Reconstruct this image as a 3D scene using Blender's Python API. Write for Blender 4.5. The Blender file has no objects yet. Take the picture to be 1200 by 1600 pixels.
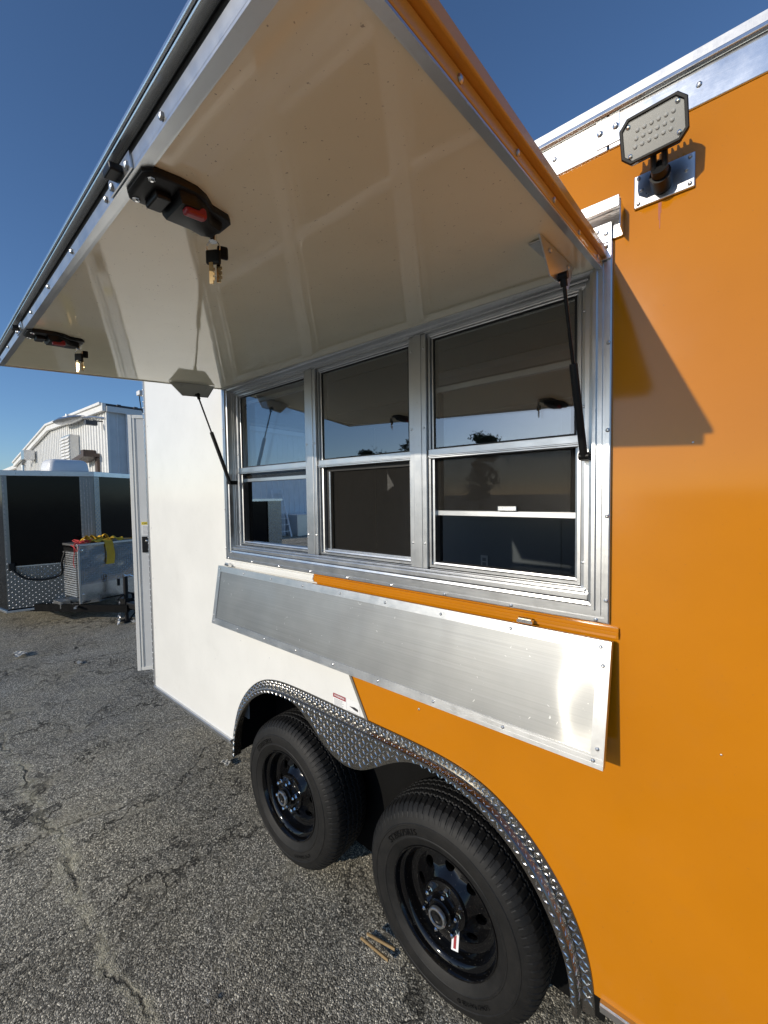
import bpy, bmesh, math, random
import numpy as np
from mathutils import Vector, Matrix
random.seed(7)
rng = np.random.default_rng(5)
R = math.radians
S = bpy.context.scene
COL = S.collection

# ------------------------------------------------------------------ camera, light, exposure
CAM = (0.3424, -1.1503, 1.7907)
def cam_axes(yaw, pit, roll):
    d = Vector((-math.sin(yaw) * math.cos(pit), math.cos(yaw) * math.cos(pit), math.sin(pit)))
    r = Vector((math.cos(yaw), math.sin(yaw), 0)); u = r.cross(d)
    return math.cos(roll) * r + math.sin(roll) * u, -math.sin(roll) * r + math.cos(roll) * u, d
cd = bpy.data.cameras.new('camera'); cam = bpy.data.objects.new('camera', cd); COL.objects.link(cam)
rx, ux, dx = cam_axes(0.69025, -0.0418, -0.01437)
m = Matrix.Identity(4)
for i in range(3):
    m[i][0] = rx[i]; m[i][1] = ux[i]; m[i][2] = -dx[i]; m[i][3] = CAM[i]
cam.matrix_world = m
cd.sensor_fit = 'HORIZONTAL'; cd.sensor_width = 36; cd.lens = 628.8 / 1200 * 36
cd.clip_start = 0.02; cd.clip_end = 2000
S.camera = cam

TO_SUN = Vector((-0.205, -0.95, 0.315)).normalized()
SUN_EL = math.asin(TO_SUN.z)
SUN_AZ = math.atan2(TO_SUN.x, TO_SUN.y)
W = bpy.data.worlds.new('World'); S.world = W; W.use_nodes = True
wn = W.node_tree.nodes; wl = W.node_tree.links
bg = wn['Background']
sky = wn.new('ShaderNodeTexSky'); sky.sky_type = 'NISHITA'; sky.sun_disc = False
sky.sun_elevation = SUN_EL; sky.sun_rotation = SUN_AZ
sky.air_density = 0.9; sky.dust_density = 0.4; sky.ozone_density = 5.0; sky.altitude = 100
wl.new(sky.outputs[0], bg.inputs[0]); bg.inputs[1].default_value = 0.14
sl = bpy.data.lights.new('sun', 'SUN'); sl.energy = 3.4; sl.angle = R(0.55); sl.color = (1.0, 0.91, 0.77)
so = bpy.data.objects.new('sun', sl); COL.objects.link(so)
so.rotation_euler = (-TO_SUN).to_track_quat('-Z', 'Y').to_euler(); so.location = (0, 0, 30)
S.view_settings.view_transform = 'Standard'; S.view_settings.look = 'None'
S.view_settings.exposure = 0.0; S.view_settings.gamma = 1.0; S.view_settings.use_curve_mapping = False

# ------------------------------------------------------------------ materials
class NT:
    def __init__(s, name):
        s.m = bpy.data.materials.new(name); s.m.use_nodes = True
        s.n = s.m.node_tree.nodes; s.l = s.m.node_tree.links
        s.b = s.n['Principled BSDF']; s.out = s.n['Material Output']
        s.tc = s.n.new('ShaderNodeTexCoord')
    def add(s, t, **kw):
        n = s.n.new(t)
        for k, v in kw.items(): setattr(n, k, v)
        return n
    def link(s, a, b): s.l.new(a, b)
    def mapping(s, scale=(1, 1, 1), rot=(0, 0, 0)):
        mp = s.add('ShaderNodeMapping'); mp.inputs['Scale'].default_value = scale; mp.inputs['Rotation'].default_value = rot
        s.link(s.tc.outputs['Object'], mp.inputs[0]); return mp.outputs[0]
    def noise(s, scale, detail=4, vec=None, rough=.55, dist=0):
        n = s.add('ShaderNodeTexNoise'); n.inputs['Scale'].default_value = scale; n.inputs['Detail'].default_value = detail
        n.inputs['Roughness'].default_value = rough; n.inputs['Distortion'].default_value = dist
        s.link(vec if vec is not None else s.tc.outputs['Object'], n.inputs['Vector']); return n
    def ramp(s, fac, stops):
        r = s.add('ShaderNodeValToRGB'); e = r.color_ramp.elements
        while len(e) < len(stops): e.new(0.5)
        for el, (p, c) in zip(e, stops):
            el.position = p; el.color = (c, c, c, 1) if not hasattr(c, '__len__') else (*c[:3], 1)
        s.link(fac, r.inputs[0]); return r.outputs[0]
    def math(s, op, a, b=None, c=None):
        n = s.add('ShaderNodeMath', operation=op)
        for i, v in enumerate((a, b, c)):
            if v is None: continue
            if isinstance(v, (int, float)): n.inputs[i].default_value = v
            else: s.link(v, n.inputs[i])
        return n.outputs[0]
    def mix(s, fac, a, b, blend='MIX'):
        n = s.add('ShaderNodeMix', data_type='RGBA', blend_type=blend)
        for sock, v in ((n.inputs[0], fac), (n.inputs[6], a), (n.inputs[7], b)):
            if isinstance(v, (int, float)): sock.default_value = v
            elif isinstance(v, tuple): sock.default_value = (*v[:3], 1)
            else: s.link(v, sock)
        return n.outputs[2]
    def bump(s, h, strength, dist, prev=None):
        n = s.add('ShaderNodeBump'); n.inputs['Strength'].default_value = strength; n.inputs['Distance'].default_value = dist
        s.link(h, n.inputs['Height'])
        if prev is not None: s.link(prev, n.inputs['Normal'])
        return n.outputs[0]

def paint(name, col, rough=.25, wav=.0, speck=.0, var=.04, metal=0, spec=.5, speck_col=(.12, .09, .06), speck_s=160, dirt=0, dirt_col=(.2, .17, .12)):
    t = NT(name); b = t.b
    n1 = t.noise(3.0, 5); c = t.mix(t.ramp(n1.outputs[0], [(.35, 0), (.7, 1)]), tuple(x * (1 - var) for x in col), tuple(min(1, x * (1 + var)) for x in col))
    if dirt:
        n3 = t.noise(9, 8, rough=.7); c = t.mix(t.math('MULTIPLY', t.ramp(n3.outputs[0], [(.55, 0), (.75, 1)]), dirt), c, dirt_col)
    if speck:
        n2 = t.noise(speck_s, 2); c = t.mix(t.math('MULTIPLY', t.ramp(n2.outputs[0], [(.70, 0), (.74, 1)]), speck), c, speck_col)
    t.link(c, b.inputs['Base Color']); b.inputs['Metallic'].default_value = metal
    b.inputs['Specular IOR Level'].default_value = spec
    nr = t.noise(14, 4); rr = t.math('MULTIPLY_ADD', nr.outputs[0], rough * .5, rough * .75); t.link(rr, b.inputs['Roughness'])
    if wav:
        nb = t.noise(2.2, 2); nm = t.bump(nb.outputs[0], wav, .02); t.link(nm, b.inputs['Normal'])
    return t.m

def metal(name, col=(.78, .78, .79), rough=.28, brush=None, brush_s=.12, wear=.12, wav=0, spots=0):
    t = NT(name); b = t.b
    n1 = t.noise(7, 6, rough=.65)
    c = t.mix(t.ramp(n1.outputs[0], [(.3, 0), (.75, 1)]), tuple(x * (1 - wear) for x in col), col)
    if spots:
        n4 = t.noise(60, 3); c = t.mix(t.math('MULTIPLY', t.ramp(n4.outputs[0], [(.64, 0), (.7, 1)]), spots), c, (.35, .34, .33))
    t.link(c, b.inputs['Base Color']); b.inputs['Metallic'].default_value = 1
    nr = t.noise(18, 5, rough=.7); t.link(t.math('MULTIPLY_ADD', nr.outputs[0], rough * .7, rough * .65), b.inputs['Roughness'])
    nm = None
    if wav:
        nb = t.noise(2.6, 2); nm = t.bump(nb.outputs[0], wav, .03)
    if brush:
        nb = t.noise(1.0, 3, vec=t.mapping(brush), rough=.7); nm = t.bump(nb.outputs[0], brush_s, .002, nm)
    if nm is not None: t.link(nm, b.inputs['Normal'])
    return t.m

M = {}
M['white'] = paint('white_gloss_paint', (.75, .745, .71), .12, wav=.09, speck=.35, dirt=.05)
M['orange'] = paint('orange_gloss_paint', (.50, .176, .004), .09, wav=.09, speck=.3, var=.04, spec=.4, dirt=.04)
M['hatch_white'] = paint('white_hatch_lining', (.83, .79, .61), .06, wav=.10, speck=.6, dirt=.06)
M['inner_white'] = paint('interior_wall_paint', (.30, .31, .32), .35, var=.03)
M['alu'] = metal('mill_aluminium', (.66, .67, .68), .33, (5, 60, 60), .05, .09, spots=.10)
M['alu_dull'] = metal('dull_aluminium', (.58, .59, .60), .36, (60, 60, 4), .05, .12, spots=.2)
M['alu_bright'] = metal('bright_aluminium', (.80, .82, .84), .24, (4, 60, 60), .06, .08, wav=.1)
def brushed_sheet():
    t = NT('brushed_sheet'); b = t.b
    n1 = t.noise(5, 6, rough=.65); n2 = t.noise(1.0, 3, vec=t.mapping((1.2, 160, 220)), rough=.7)
    c = t.mix(t.ramp(n1.outputs[0], [(.3, 0), (.75, 1)]), (.265, .27, .27), (.31, .315, .31)); c = t.mix(1.0, c, t.ramp(n2.outputs[0], [(.3, .90), (.7, 1.08)]), 'MULTIPLY')
    sc = t.ramp(t.noise(38, 3, rough=.4, dist=2.5).outputs[0], [(.735, 0), (.75, 1)]); c = t.mix(t.math('MULTIPLY', sc, .6), c, (.8, .8, .78))
    t.link(c, b.inputs['Base Color']); b.inputs['Metallic'].default_value = 1
    t.link(t.math('MULTIPLY_ADD', n1.outputs[0],   .10, .42), b.inputs['Roughness'])
    wv = t.bump(t.noise(4.0, 1).outputs[0], .45, .03)
    t.link(t.bump(n2.outputs[0], .08, .002), b.inputs['Normal'])
    g = t.add('ShaderNodeBsdfAnisotropic'); g.inputs['Color'].default_value = (.75, .75, .73, 1); g.inputs['Roughness'].default_value = .19; g.inputs['Anisotropy'].default_value = .72
    tz = t.add('ShaderNodeCombineXYZ'); tz.inputs[0].default_value = 1.0; t.link(tz.outputs[0], g.inputs['Tangent']); t.link(wv, g.inputs['Normal'])
    mx = t.add('ShaderNodeMixShader'); mx.inputs[0].default_value = .13; t.link(b.outputs[0], mx.inputs[1]); t.link(g.outputs[0], mx.inputs[2]); t.link(mx.outputs[0], t.out.inputs[0])
    return t.m
M['sheet'] = brushed_sheet()
M['alu_rail'] = metal('roof_rail_aluminium', (.74, .76, .78), .17, (4, 60, 60), .04, .10, wav=.12, spots=.15)
M['tread'] = metal('glint_tread_metal', (.80, .79, .77), .24, None, 0, .1)  # lighter than the plate, sun glints on the bars put into the colour
M['plate_far'] = metal('reflection_dark_plate', (.29, .29, .285), .32, None, 0, .15)  # colour lowered to stand in for dark reflections on the far trailer's plate
M['plate_box'] = metal('polished_diamond_plate', (.58, .58, .57), .13, None, 0, .1, wav=.6)
M['plate'] = metal('diamond_plate_ground', (.31, .30, .28), .27, None, 0, .15, spots=.2)  # darker than the tread, dark reflections between the bars put into the colour
M['chrome'] = metal('chrome', (.85, .85, .85), .08)
M['steel'] = metal('zinc_steel', (.62, .63, .65), .3)
M['brass'] = metal('brass_key', (.75, .52, .25), .25)
M['black_plastic'] = paint('black_plastic', (.006, .006, .0065), .45, spec=.3)
M['black_gloss'] = paint('black_gloss_paint', (.0035, .0035, .004), .055, speck=.5, speck_col=(.22, .21, .19), speck_s=190, spec=.42)
M['lip'] = paint('wall_reflection_trim', (.58, .30, .055), .22, spec=.6)  # golden tone paints the orange wall's reflection onto the aluminium lip
M['streak'] = paint('rust_streak', (.33, .06, .02), .5)
M['black_matte'] = paint('black_undercoat', (.006, .006, .006), .85, spec=.1)
M['black_panel'] = paint('black_panel_paint', (.002, .0022, .0025), .12, wav=.05, spec=.22)
M['seal'] = paint('rubber_seal', (.015, .015, .015), .6)
M['red'] = paint('red_plastic', (.28, .008, .016), .35)
M['strip'] = paint('grey_divider_strip', (.18, .17, .15), .4)
M['door'] = paint('off_white_door', (.60, .61, .61), .35)
M['sticker'] = paint('sticker_white', (.78, .78, .77), .4)
M['ink'] = paint('dark_ink', (.03, .03, .035), .5)
M['greyink'] = paint('grey_ink', (.35, .35, .36), .5)
M['yellow'] = paint('yellow_label', (.75, .6, .05), .45)
M['wood'] = paint('splintered_wood', (.27, .18, .08), .7, var=.3)
M['ply'] = paint('floor_plywood', (.16, .12, .08), .6, var=.2)
M['strap'] = paint('yellow_webbing', (.68, .40, .025), .7, var=.2, dirt=.12)
M['rope'] = paint('red_rope', (.5, .04, .04), .8)
M['rag'] = paint('cream_cloth', (.6, .52, .4), .8)
M['paper'] = paint('litter_paper', (.42, .41, .37), .7, dirt=.3)
M['bwall'] = paint('painted_siding', (.78, .775, .75), .5, var=.05, dirt=.15, dirt_col=(.45, .42, .36))
M['bwall_side'] = paint('shade_tinted_siding', (.70, .71, .72), .5, var=.05)  # darker, cooler copy of the white siding, side wall's shade put into the colour
M['bdark'] = paint('dark_roof_metal', (.06, .06, .065), .5)
M['brown'] = paint('brown_door_steel', (.08, .05, .035), .5)
M['ac'] = paint('white_shroud', (.72, .72, .72), .35)
M['bark'] = paint('bark', (.06, .045, .03), .9)
def foliage():
    t = NT('pine_needles'); n = t.noise(.8, 4)
    t.link(t.mix(n.outputs[0], (.02, .035, .012), (.05, .075, .025)), t.b.inputs['Base Color']); t.b.inputs['Roughness'].default_value = .7
    return t.m
M['leaf'] = foliage()

def tyre_mat():
    t = NT('tyre_rubber'); n = t.noise(25, 6, rough=.7)
    t.link(t.mix(t.ramp(n.outputs[0], [(.4, 0), (.75, 1)]), (.005, .005, .005), (.0135, .0125, .0115)), t.b.inputs['Base Color'])
    t.b.inputs['Roughness'].default_value = .62; t.b.inputs['Specular IOR Level'].default_value = .35
    n2 = t.noise(300, 2); t.link(t.bump(n2.outputs[0], .15, .001), t.b.inputs['Normal']); return t.m
M['tyre'] = tyre_mat()

def glass(name, tint, ior=1.5):
    t = NT(name); t.n.remove(t.b)
    tr = t.add('ShaderNodeBsdfTransparent'); tr.inputs[0].default_value = (*tint, 1)
    gl = t.add('ShaderNodeBsdfGlossy'); gl.inputs['Roughness'].default_value = .01; gl.inputs[0].default_value = (1, 1, 1, 1)
    fr = t.add('ShaderNodeFresnel'); fr.inputs[0].default_value = ior
    mx = t.add('ShaderNodeMixShader'); gm_ = t.add('ShaderNodeNewGeometry'); t.link(t.math('MULTIPLY', fr.outputs[0], t.math('SUBTRACT', 1.0, gm_.outputs['Backfacing'])), mx.inputs[0]); t.link(tr.outputs[0], mx.inputs[1]); t.link(gl.outputs[0], mx.inputs[2])
    t.link(mx.outputs[0], t.out.inputs[0]); return t.m
M['glass'] = glass('tinted_glass', (.76, .78, .79), 2.6)
def screen():
    t = NT('insect_screen'); t.n.remove(t.b)
    tr = t.add('ShaderNodeBsdfTransparent'); df = t.add('ShaderNodeBsdfDiffuse')
    n = t.noise(1, 2, vec=t.mapping((900, 40, 40))); n2 = t.noise(1, 2, vec=t.mapping((40, 40, 900)))
    c = t.mix(t.math('MULTIPLY', n.outputs[0], n2.outputs[0]), (.006, .006, .006), (.085, .08, .072)); t.link(c, df.inputs[0])
    mx = t.add('ShaderNodeMixShader'); mx.inputs[0].default_value = .5
    t.link(tr.outputs[0], mx.inputs[1]); t.link(df.outputs[0], mx.inputs[2]); t.link(mx.outputs[0], t.out.inputs[0]); return t.m
M['screen'] = screen()
def lens():
    t = NT('lamp_lens'); t.b.inputs['Base Color'].default_value = (.27, .27, .265, 1); t.b.inputs['Roughness'].default_value = .22
    t.b.inputs['Metallic'].default_value = .4
    return t.m
M['lens'] = lens()
M['lens_dot'] = paint('led_dome', (.40, .40, .38), .2)

def asphalt():
    t = NT('old_asphalt'); b = t.b
    pos = t.tc.outputs['Object']
    v = t.add('ShaderNodeTexVoronoi'); v.inputs['Scale'].default_value = 185; t.link(pos, v.inputs['Vector'])
    v2 = t.add('ShaderNodeTexVoronoi'); v2.inputs['Scale'].default_value = 420; t.link(pos, v2.inputs['Vector'])
    sep = t.add('ShaderNodeSeparateColor'); t.link(v.outputs['Color'], sep.inputs[0])
    sep2 = t.add('ShaderNodeSeparateColor'); t.link(v2.outputs['Color'], sep2.inputs[0])
    stone = t.ramp(sep.outputs[0], [(0, .085), (.45, .215), (.8, .42), (1, .85)])
    fine = t.ramp(sep2.outputs[0], [(0, .55), (.8, 1.0), (1, 1.7)])
    c = t.mix(1.0, stone, fine, 'MULTIPLY')
    big = t.noise(.9, 6, rough=.6); c = t.mix(1.0, c, t.ramp(big.outputs[0], [(.3, .72), (.7, 1.25)]), 'MULTIPLY')
    warm = t.noise(2.3, 5); c = t.mix(1.0, c, t.mix(warm.outputs[0], (1.05, 1.0, .87), (1.14, 1.02, .74)), 'MULTIPLY')
    # cracks
    nd = t.noise(2.2, 8, rough=.65); dv = t.add('ShaderNodeVectorMath', operation='SCALE'); t.link(nd.outputs['Color'], dv.inputs[0]); dv.inputs[3].default_value = .9
    av = t.add('ShaderNodeVectorMath', operation='ADD'); t.link(pos, av.inputs[0]); t.link(dv.outputs[0], av.inputs[1])
    hs = []
    for sc, w, seed in ((.85, .018, 0), (2.1, .028, 3.7)):
        mp = t.add('ShaderNodeMapping'); mp.inputs['Location'].default_value = (seed, seed * .7, 0); mp.inputs['Rotation'].default_value = (0, 0, -.12); mp.inputs['Scale'].default_value = (2.0, .75, 1)
        t.link(av.outputs[0], mp.inputs[0])
        cv = t.add('ShaderNodeTexVoronoi', feature='DISTANCE_TO_EDGE'); cv.inputs['Scale'].default_value = sc; t.link(mp.outputs[0], cv.inputs['Vector'])
        hs.append((cv.outputs['Distance'], w))
    mask = t.noise(1.3, 3)
    k1 = t.ramp(hs[0][0], [(0, 1), (.006, .9), (.013, 0)]); k2 = t.ramp(hs[1][0], [(0, 1), (.008, .8), (.017, 0)])
    k2 = t.math('MULTIPLY', k2, t.ramp(mask.outputs[0], [(.44, 0), (.58, .8)]))
    k1 = t.math('MULTIPLY', k1, t.ramp(mask.outputs[0], [(.36, .15), (.52, 1)]))
    crack = t.math('MAXIMUM', k1, k2)
    dust = t.math('MULTIPLY', t.ramp(hs[0][0], [(0, .8), (.05, .45), (.09, 0)]), t.ramp(t.noise(2.0, 6, rough=.7).outputs[0], [(.50, 0), (.60, 1)]))
    c = t.mix(t.math('MULTIPLY', dust, .85), c, (.42, .38, .28))
    c = t.mix(t.math('MULTIPLY', crack, .85), c, (.012, .011, .010))
    # the long crack that runs beside the trailer, crumbling into pale dust
    sx = t.add('ShaderNodeSeparateXYZ'); t.link(pos, sx.inputs[0])
    wob = t.math('MULTIPLY_ADD', t.noise(2.6, 6, rough=.6).outputs[0], .34, .53)
    off = t.math('ABSOLUTE', t.math('ADD', sx.outputs[1], wob))
    rng_ = t.math('MULTIPLY', t.ramp(t.math('MULTIPLY_ADD', sx.outputs[0], .2, 1.0), [(.18, 0), (.30, 1)]), t.ramp(t.math('MULTIPLY_ADD', sx.outputs[0], .2, 1.0), [(.78, 1), (.86, 0)]))
    pale = t.math('MULTIPLY', t.math('MULTIPLY', t.ramp(off, [(0, 1), (.018, .8), (.045, 0)]), t.ramp(t.noise(7, 6, rough=.75).outputs[0], [(.42, 0), (.58, 1)])), rng_)
    c = t.mix(t.math('MULTIPLY', pale, .8), c, (.50, .46, .33))
    lk_ = t.math('MULTIPLY', t.math('MULTIPLY', t.ramp(off, [(0, 1), (.004, .9), (.009, 0)]), rng_), t.ramp(t.noise(3.1, 3).outputs[0], [(.46, 0), (.56, 1)]))
    c = t.mix(t.math('MULTIPLY', lk_, .75), c, (.012, .011, .010)); crack = t.math('MAXIMUM', crack, lk_)
    spot = t.ramp(t.noise(1.7, 2).outputs[0], [(.70, 0), (.76, .6)]); c = t.mix(spot, c, (.02, .02, .019))
    t.link(c, b.inputs['Base Color'])
    t.link(t.ramp(sep.outputs[1], [(0, .45), (1, .85)]), b.inputs['Roughness']); b.inputs['Specular IOR Level'].default_value = .22
    inv = t.math('SUBTRACT', .8, v.outputs['Distance'])
    rh = t.math('MULTIPLY', inv, t.ramp(sep.outputs[2], [(0, .35), (1, 1)]))
    nm = t.bump(t.noise(14, 5).outputs[0], .6, .014)
    nm = t.bump(rh, 1.0, .0045, nm)
    nm = t.bump(t.math('SUBTRACT', 1.0, crack), 1.0, .009, nm)
    t.link(nm, b.inputs['Normal']); return t.m
M['asphalt'] = asphalt()

# ------------------------------------------------------------------ mesh builder
def origin_of(o):
    v = Vector((0, 0, 0))
    while o is not None: v += o.location; o = o.parent
    return v
class MB:
    def __init__(s): s.v = []; s.f = []
    def add(s, vs, fs):
        o = len(s.v); s.v += [tuple(p) for p in vs]; s.f += [tuple(i + o for i in f) for f in fs]; return s
    def hexa(s, p):   # p: 8 pts, bottom 0-3 ccw, top 4-7
        return s.add(p, [(3, 2, 1, 0), (4, 5, 6, 7), (0, 1, 5, 4), (1, 2, 6, 5), (2, 3, 7, 6), (3, 0, 4, 7)])
    def box(s, x0, x1, y0, y1, z0, z1):
        return s.hexa([(x0, y0, z0), (x1, y0, z0), (x1, y1, z0), (x0, y1, z0), (x0, y0, z1), (x1, y0, z1), (x1, y1, z1), (x0, y1, z1)])
    def obox(s, c, A, B, C, a, b, d):   # oriented box half extents
        c = Vector(c); P = []
        for k in (-1, 1):
            for i, j in ((-1, -1), (1, -1), (1, 1), (-1, 1)): P.append(c + A * (a * i) + B * (b * j) + C * (d * k))
        return s.hexa(P)
    def tube(s, pts, r, n=10, cap=True):
        pts = [Vector(p) for p in pts]; rs = r if hasattr(r, '__len__') else [r] * len(pts)
        o = len(s.v); prev = None
        for i, p in enumerate(pts):
            t = (pts[min(i + 1, len(pts) - 1)] - pts[max(i - 1, 0)]).normalized()
            if prev is None: a = t.orthogonal().normalized()
            else: a = (prev - t * prev.dot(t)).normalized()
            prev = a; b = t.cross(a)
            for k in range(n):
                w = 2 * math.pi * k / n; s.v.append(tuple(p + (a * math.cos(w) + b * math.sin(w)) * rs[i]))
        for i in range(len(pts) - 1):
            for k in range(n):
                k2 = (k + 1) % n; s.f.append((o + i * n + k, o + i * n + k2, o + (i + 1) * n + k2, o + (i + 1) * n + k))
        if cap:
            s.f.append(tuple(o + k for k in range(n))[::-1]); s.f.append(tuple(o + (len(pts) - 1) * n + k for k in range(n)))
        return s
    def lathe_y(s, c, prof, n=48, closed=False):   # prof: (radius, y offset)
        o = len(s.v)
        for i in range(n):
            w = 2 * math.pi * i / n
            for r, y in prof: s.v.append((c[0] + r * math.cos(w), c[1] + y, c[2] + r * math.sin(w)))
        k = len(prof)
        for i in range(n):
            i2 = (i + 1) % n
            for j in range(k - 1): s.f.append((o + i * k + j, o + i * k + j + 1, o + i2 * k + j + 1, o + i2 * k + j))
        return s
    def poly(s, pts, off):   # extruded polygon
        off = Vector(off); n = len(pts); P = [Vector(p) for p in pts]
        return s.add(P + [p + off for p in P], [tuple(range(n))[::-1], tuple(range(n, 2 * n))] + [(i, (i + 1) % n, n + (i + 1) % n, n + i) for i in range(n)])
    def screw(s, c, N, r=.005, h=.003):
        N = Vector(N).normalized(); a = N.orthogonal().normalized(); b = N.cross(a); c = Vector(c); P = []
        for rr, hh in ((r, 0), (r * .85, h * .7), (r * .35, h)):
            for k in range(7):
                w = k * 2 * math.pi / 7; P.append(c + (a * math.cos(w) + b * math.sin(w)) * rr + N * hh)
        F = [tuple(range(14, 21))]
        for L in (0, 7):
            for k in range(7): F.append((L + k, L + (k + 1) % 7, L + 7 + (k + 1) % 7, L + 7 + k))
        return s.add(P, F)
    def tread(s, O, A, B, N, wa, wb, pitch=.022, ln=.013, wd=.0035, h=.0016, inside=None, jit=0):
        O = Vector(O)
        na, nb = int(wa / pitch), int(wb / pitch)
        for i in range(na + 1):
            for j in range(nb + 1):
                a = (i + .5) * pitch; b = (j + .5) * pitch
                if a > wa - ln * .6 or b > wb - ln * .6: continue
                if inside and not inside(a, b): continue
                d1, d2 = ((A + B), (A - B)) if (i + j) % 2 else ((A - B), (A + B))
                d1 = d1.normalized(); d2 = d2.normalized(); c = O + A * a + B * b
                s.add([c - d1 * ln, c + d2 * wd, c + d1 * ln, c - d2 * wd, c - d1 * ln * .45 + N * h, c + d1 * ln * .45 + N * h],
                      [(0, 3, 4), (0, 4, 1), (1, 4, 5), (3, 5, 4), (1, 5, 2), (3, 2, 5)])
        return s
    def islands(s):
        p = list(range(len(s.v)))
        def find(a):
            while p[a] != a: p[a] = p[p[a]]; a = p[a]
            return a
        for f in s.f:
            r0 = find(f[0])
            for i in f[1:]: p[find(i)] = r0
        G = {}
        for f in s.f: G.setdefault(find(f[0]), []).append(f)
        out = []
        for fs in G.values():
            b = MB(); mp = {}
            for f in fs:
                for i in f:
                    if i not in mp: mp[i] = len(b.v); b.v.append(s.v[i])
                b.f.append(tuple(mp[i] for i in f))
            out.append(b)
        return out
    def each(s, name, mat, parent=None, **kw):      # every loose piece becomes an object of its own
        return [b.build(name, mat, parent, **kw) for b in s.islands()]
    def build(s, name, mat, parent=None, smooth=None, bevel=0, kind=None, label=None, seg=2):
        o = origin_of(parent)
        me = bpy.data.meshes.new(name)
        me.from_pydata([(a - o.x, b - o.y, c - o.z) for a, b, c in s.v], [], s.f)
        bm = bmesh.new(); bm.from_mesh(me)
        bmesh.ops.recalc_face_normals(bm, faces=bm.faces)
        if bevel:
            es = [e for e in bm.edges if len(e.link_faces) == 2 and e.calc_face_angle(0) > R(30)]
            bmesh.ops.bevel(bm, geom=es, offset=bevel, segments=seg, affect='EDGES', profile=.5, clamp_overlap=True)
        bm.to_mesh(me); bm.free()
        if smooth is not None:
            me.shade_smooth(); me.set_sharp_from_angle(angle=R(smooth))
        me.materials.append(M[mat])
        ob = bpy.data.objects.new(name, me); COL.objects.link(ob); ob.parent = parent
        if kind: ob['kind'] = kind
        if label: ob['label'] = label
        return ob
def thing(name, label, cat, loc=(0, 0, 0), group=None):
    o = bpy.data.objects.new(name, None); COL.objects.link(o); o.location = loc; o.empty_display_size = .1
    return tag(o, label, cat, group)
def tag(o, label, cat, group=None):
    o['label'] = label; o['category'] = cat
    if group: o['group'] = group
    return o
def text(body, size, mat, parent, O, X, Y, name='lettering', depth=.0006, bold=0, arc=None):
    """flat lettering laid in the plane through O spanned by X (reading direction) and Y (up)"""
    cu = bpy.data.curves.new('t', 'FONT'); cu.body = body; cu.size = size; cu.align_x = 'CENTER'; cu.align_y = 'CENTER'
    cu.extrude = 0; cu.offset = bold; cu.resolution_u = 3
    tmp = bpy.data.objects.new('t', cu); COL.objects.link(tmp)
    dg = bpy.context.evaluated_depsgraph_get(); me = bpy.data.meshes.new_from_object(tmp.evaluated_get(dg))
    bpy.data.objects.remove(tmp); bpy.data.curves.remove(cu)
    O = Vector(O); X = Vector(X).normalized(); Y = Vector(Y).normalized(); N = X.cross(Y); b = MB()
    V = []
    for v in me.vertices:
        x, y = v.co.x, v.co.y
        if arc:                     # bend round a circle: arc = (radius, mid angle), O is the centre
            r = arc[0] + y; w = arc[1] - x / arc[0]; V.append(O + X * (r * math.cos(w)) + Y * (r * math.sin(w)) + N * depth)
        else: V.append(O + X * x + Y * y + N * depth)
    b.add(V, [tuple(p.vertices) for p in me.polygons]); bpy.data.meshes.remove(me)
    return b.build(name, mat, parent)
V3 = Vector
X, Y, Z = V3((1, 0, 0)), V3((0, 1, 0)), V3((0, 0, 1))

# ------------------------------------------------------------------ ground
def axis_coords(lo, hi, fine, step, far):
    c = list(np.arange(lo, hi + step, step)); s = step
    a = lo; L = []
    while a > -far: s *= 1.35; a -= s; L.append(a)
    s = step; a = c[-1]; H = []
    while a < far: s *= 1.35; a += s; H.append(a)
    return np.array(L[::-1] + c + H)
gx = axis_coords(-9, 2.5, 0, .06, 500); gy = axis_coords(-2.5, 3, 0, .06, 500)
GX, GY = np.meshgrid(gx, gy, indexing='ij')
GZ = np.zeros_like(GX)
for k in range(26):
    f = rng.uniform(1.2, 9); a = rng.uniform(0, 6.28); GZ += (.0045 / f ** .8) * np.sin(f * (GX * math.cos(a) + GY * math.sin(a)) + rng.uniform(0, 6.28))
GZ = np.where((np.abs(GX) < 12) & (np.abs(GY) < 12), GZ, 0) - .004
nx, ny = GX.shape
idx = np.arange(nx * ny).reshape(nx, ny)
q = np.stack([idx[:-1, :-1], idx[1:, :-1], idx[1:, 1:], idx[:-1, 1:]], -1).reshape(-1, 4)
gm = bpy.data.meshes.new('asphalt_lot'); gm.from_pydata(np.stack([GX, GY, GZ], -1).reshape(-1, 3).tolist(), [], q.tolist())
gm.shade_smooth(); gm.materials.append(M['asphalt'])
go = bpy.data.objects.new('asphalt_lot', gm); COL.objects.link(go); go['kind'] = 'structure'

# ================================================================== the food trailer
T = thing('food_trailer', 'white and orange food trailer with its serving hatch propped open', 'trailer', (-0.8, 1.2, 0))
XL, XR, YB = -2.79, 2.9, 2.5
ZB, ZT = .43, 2.63
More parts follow.
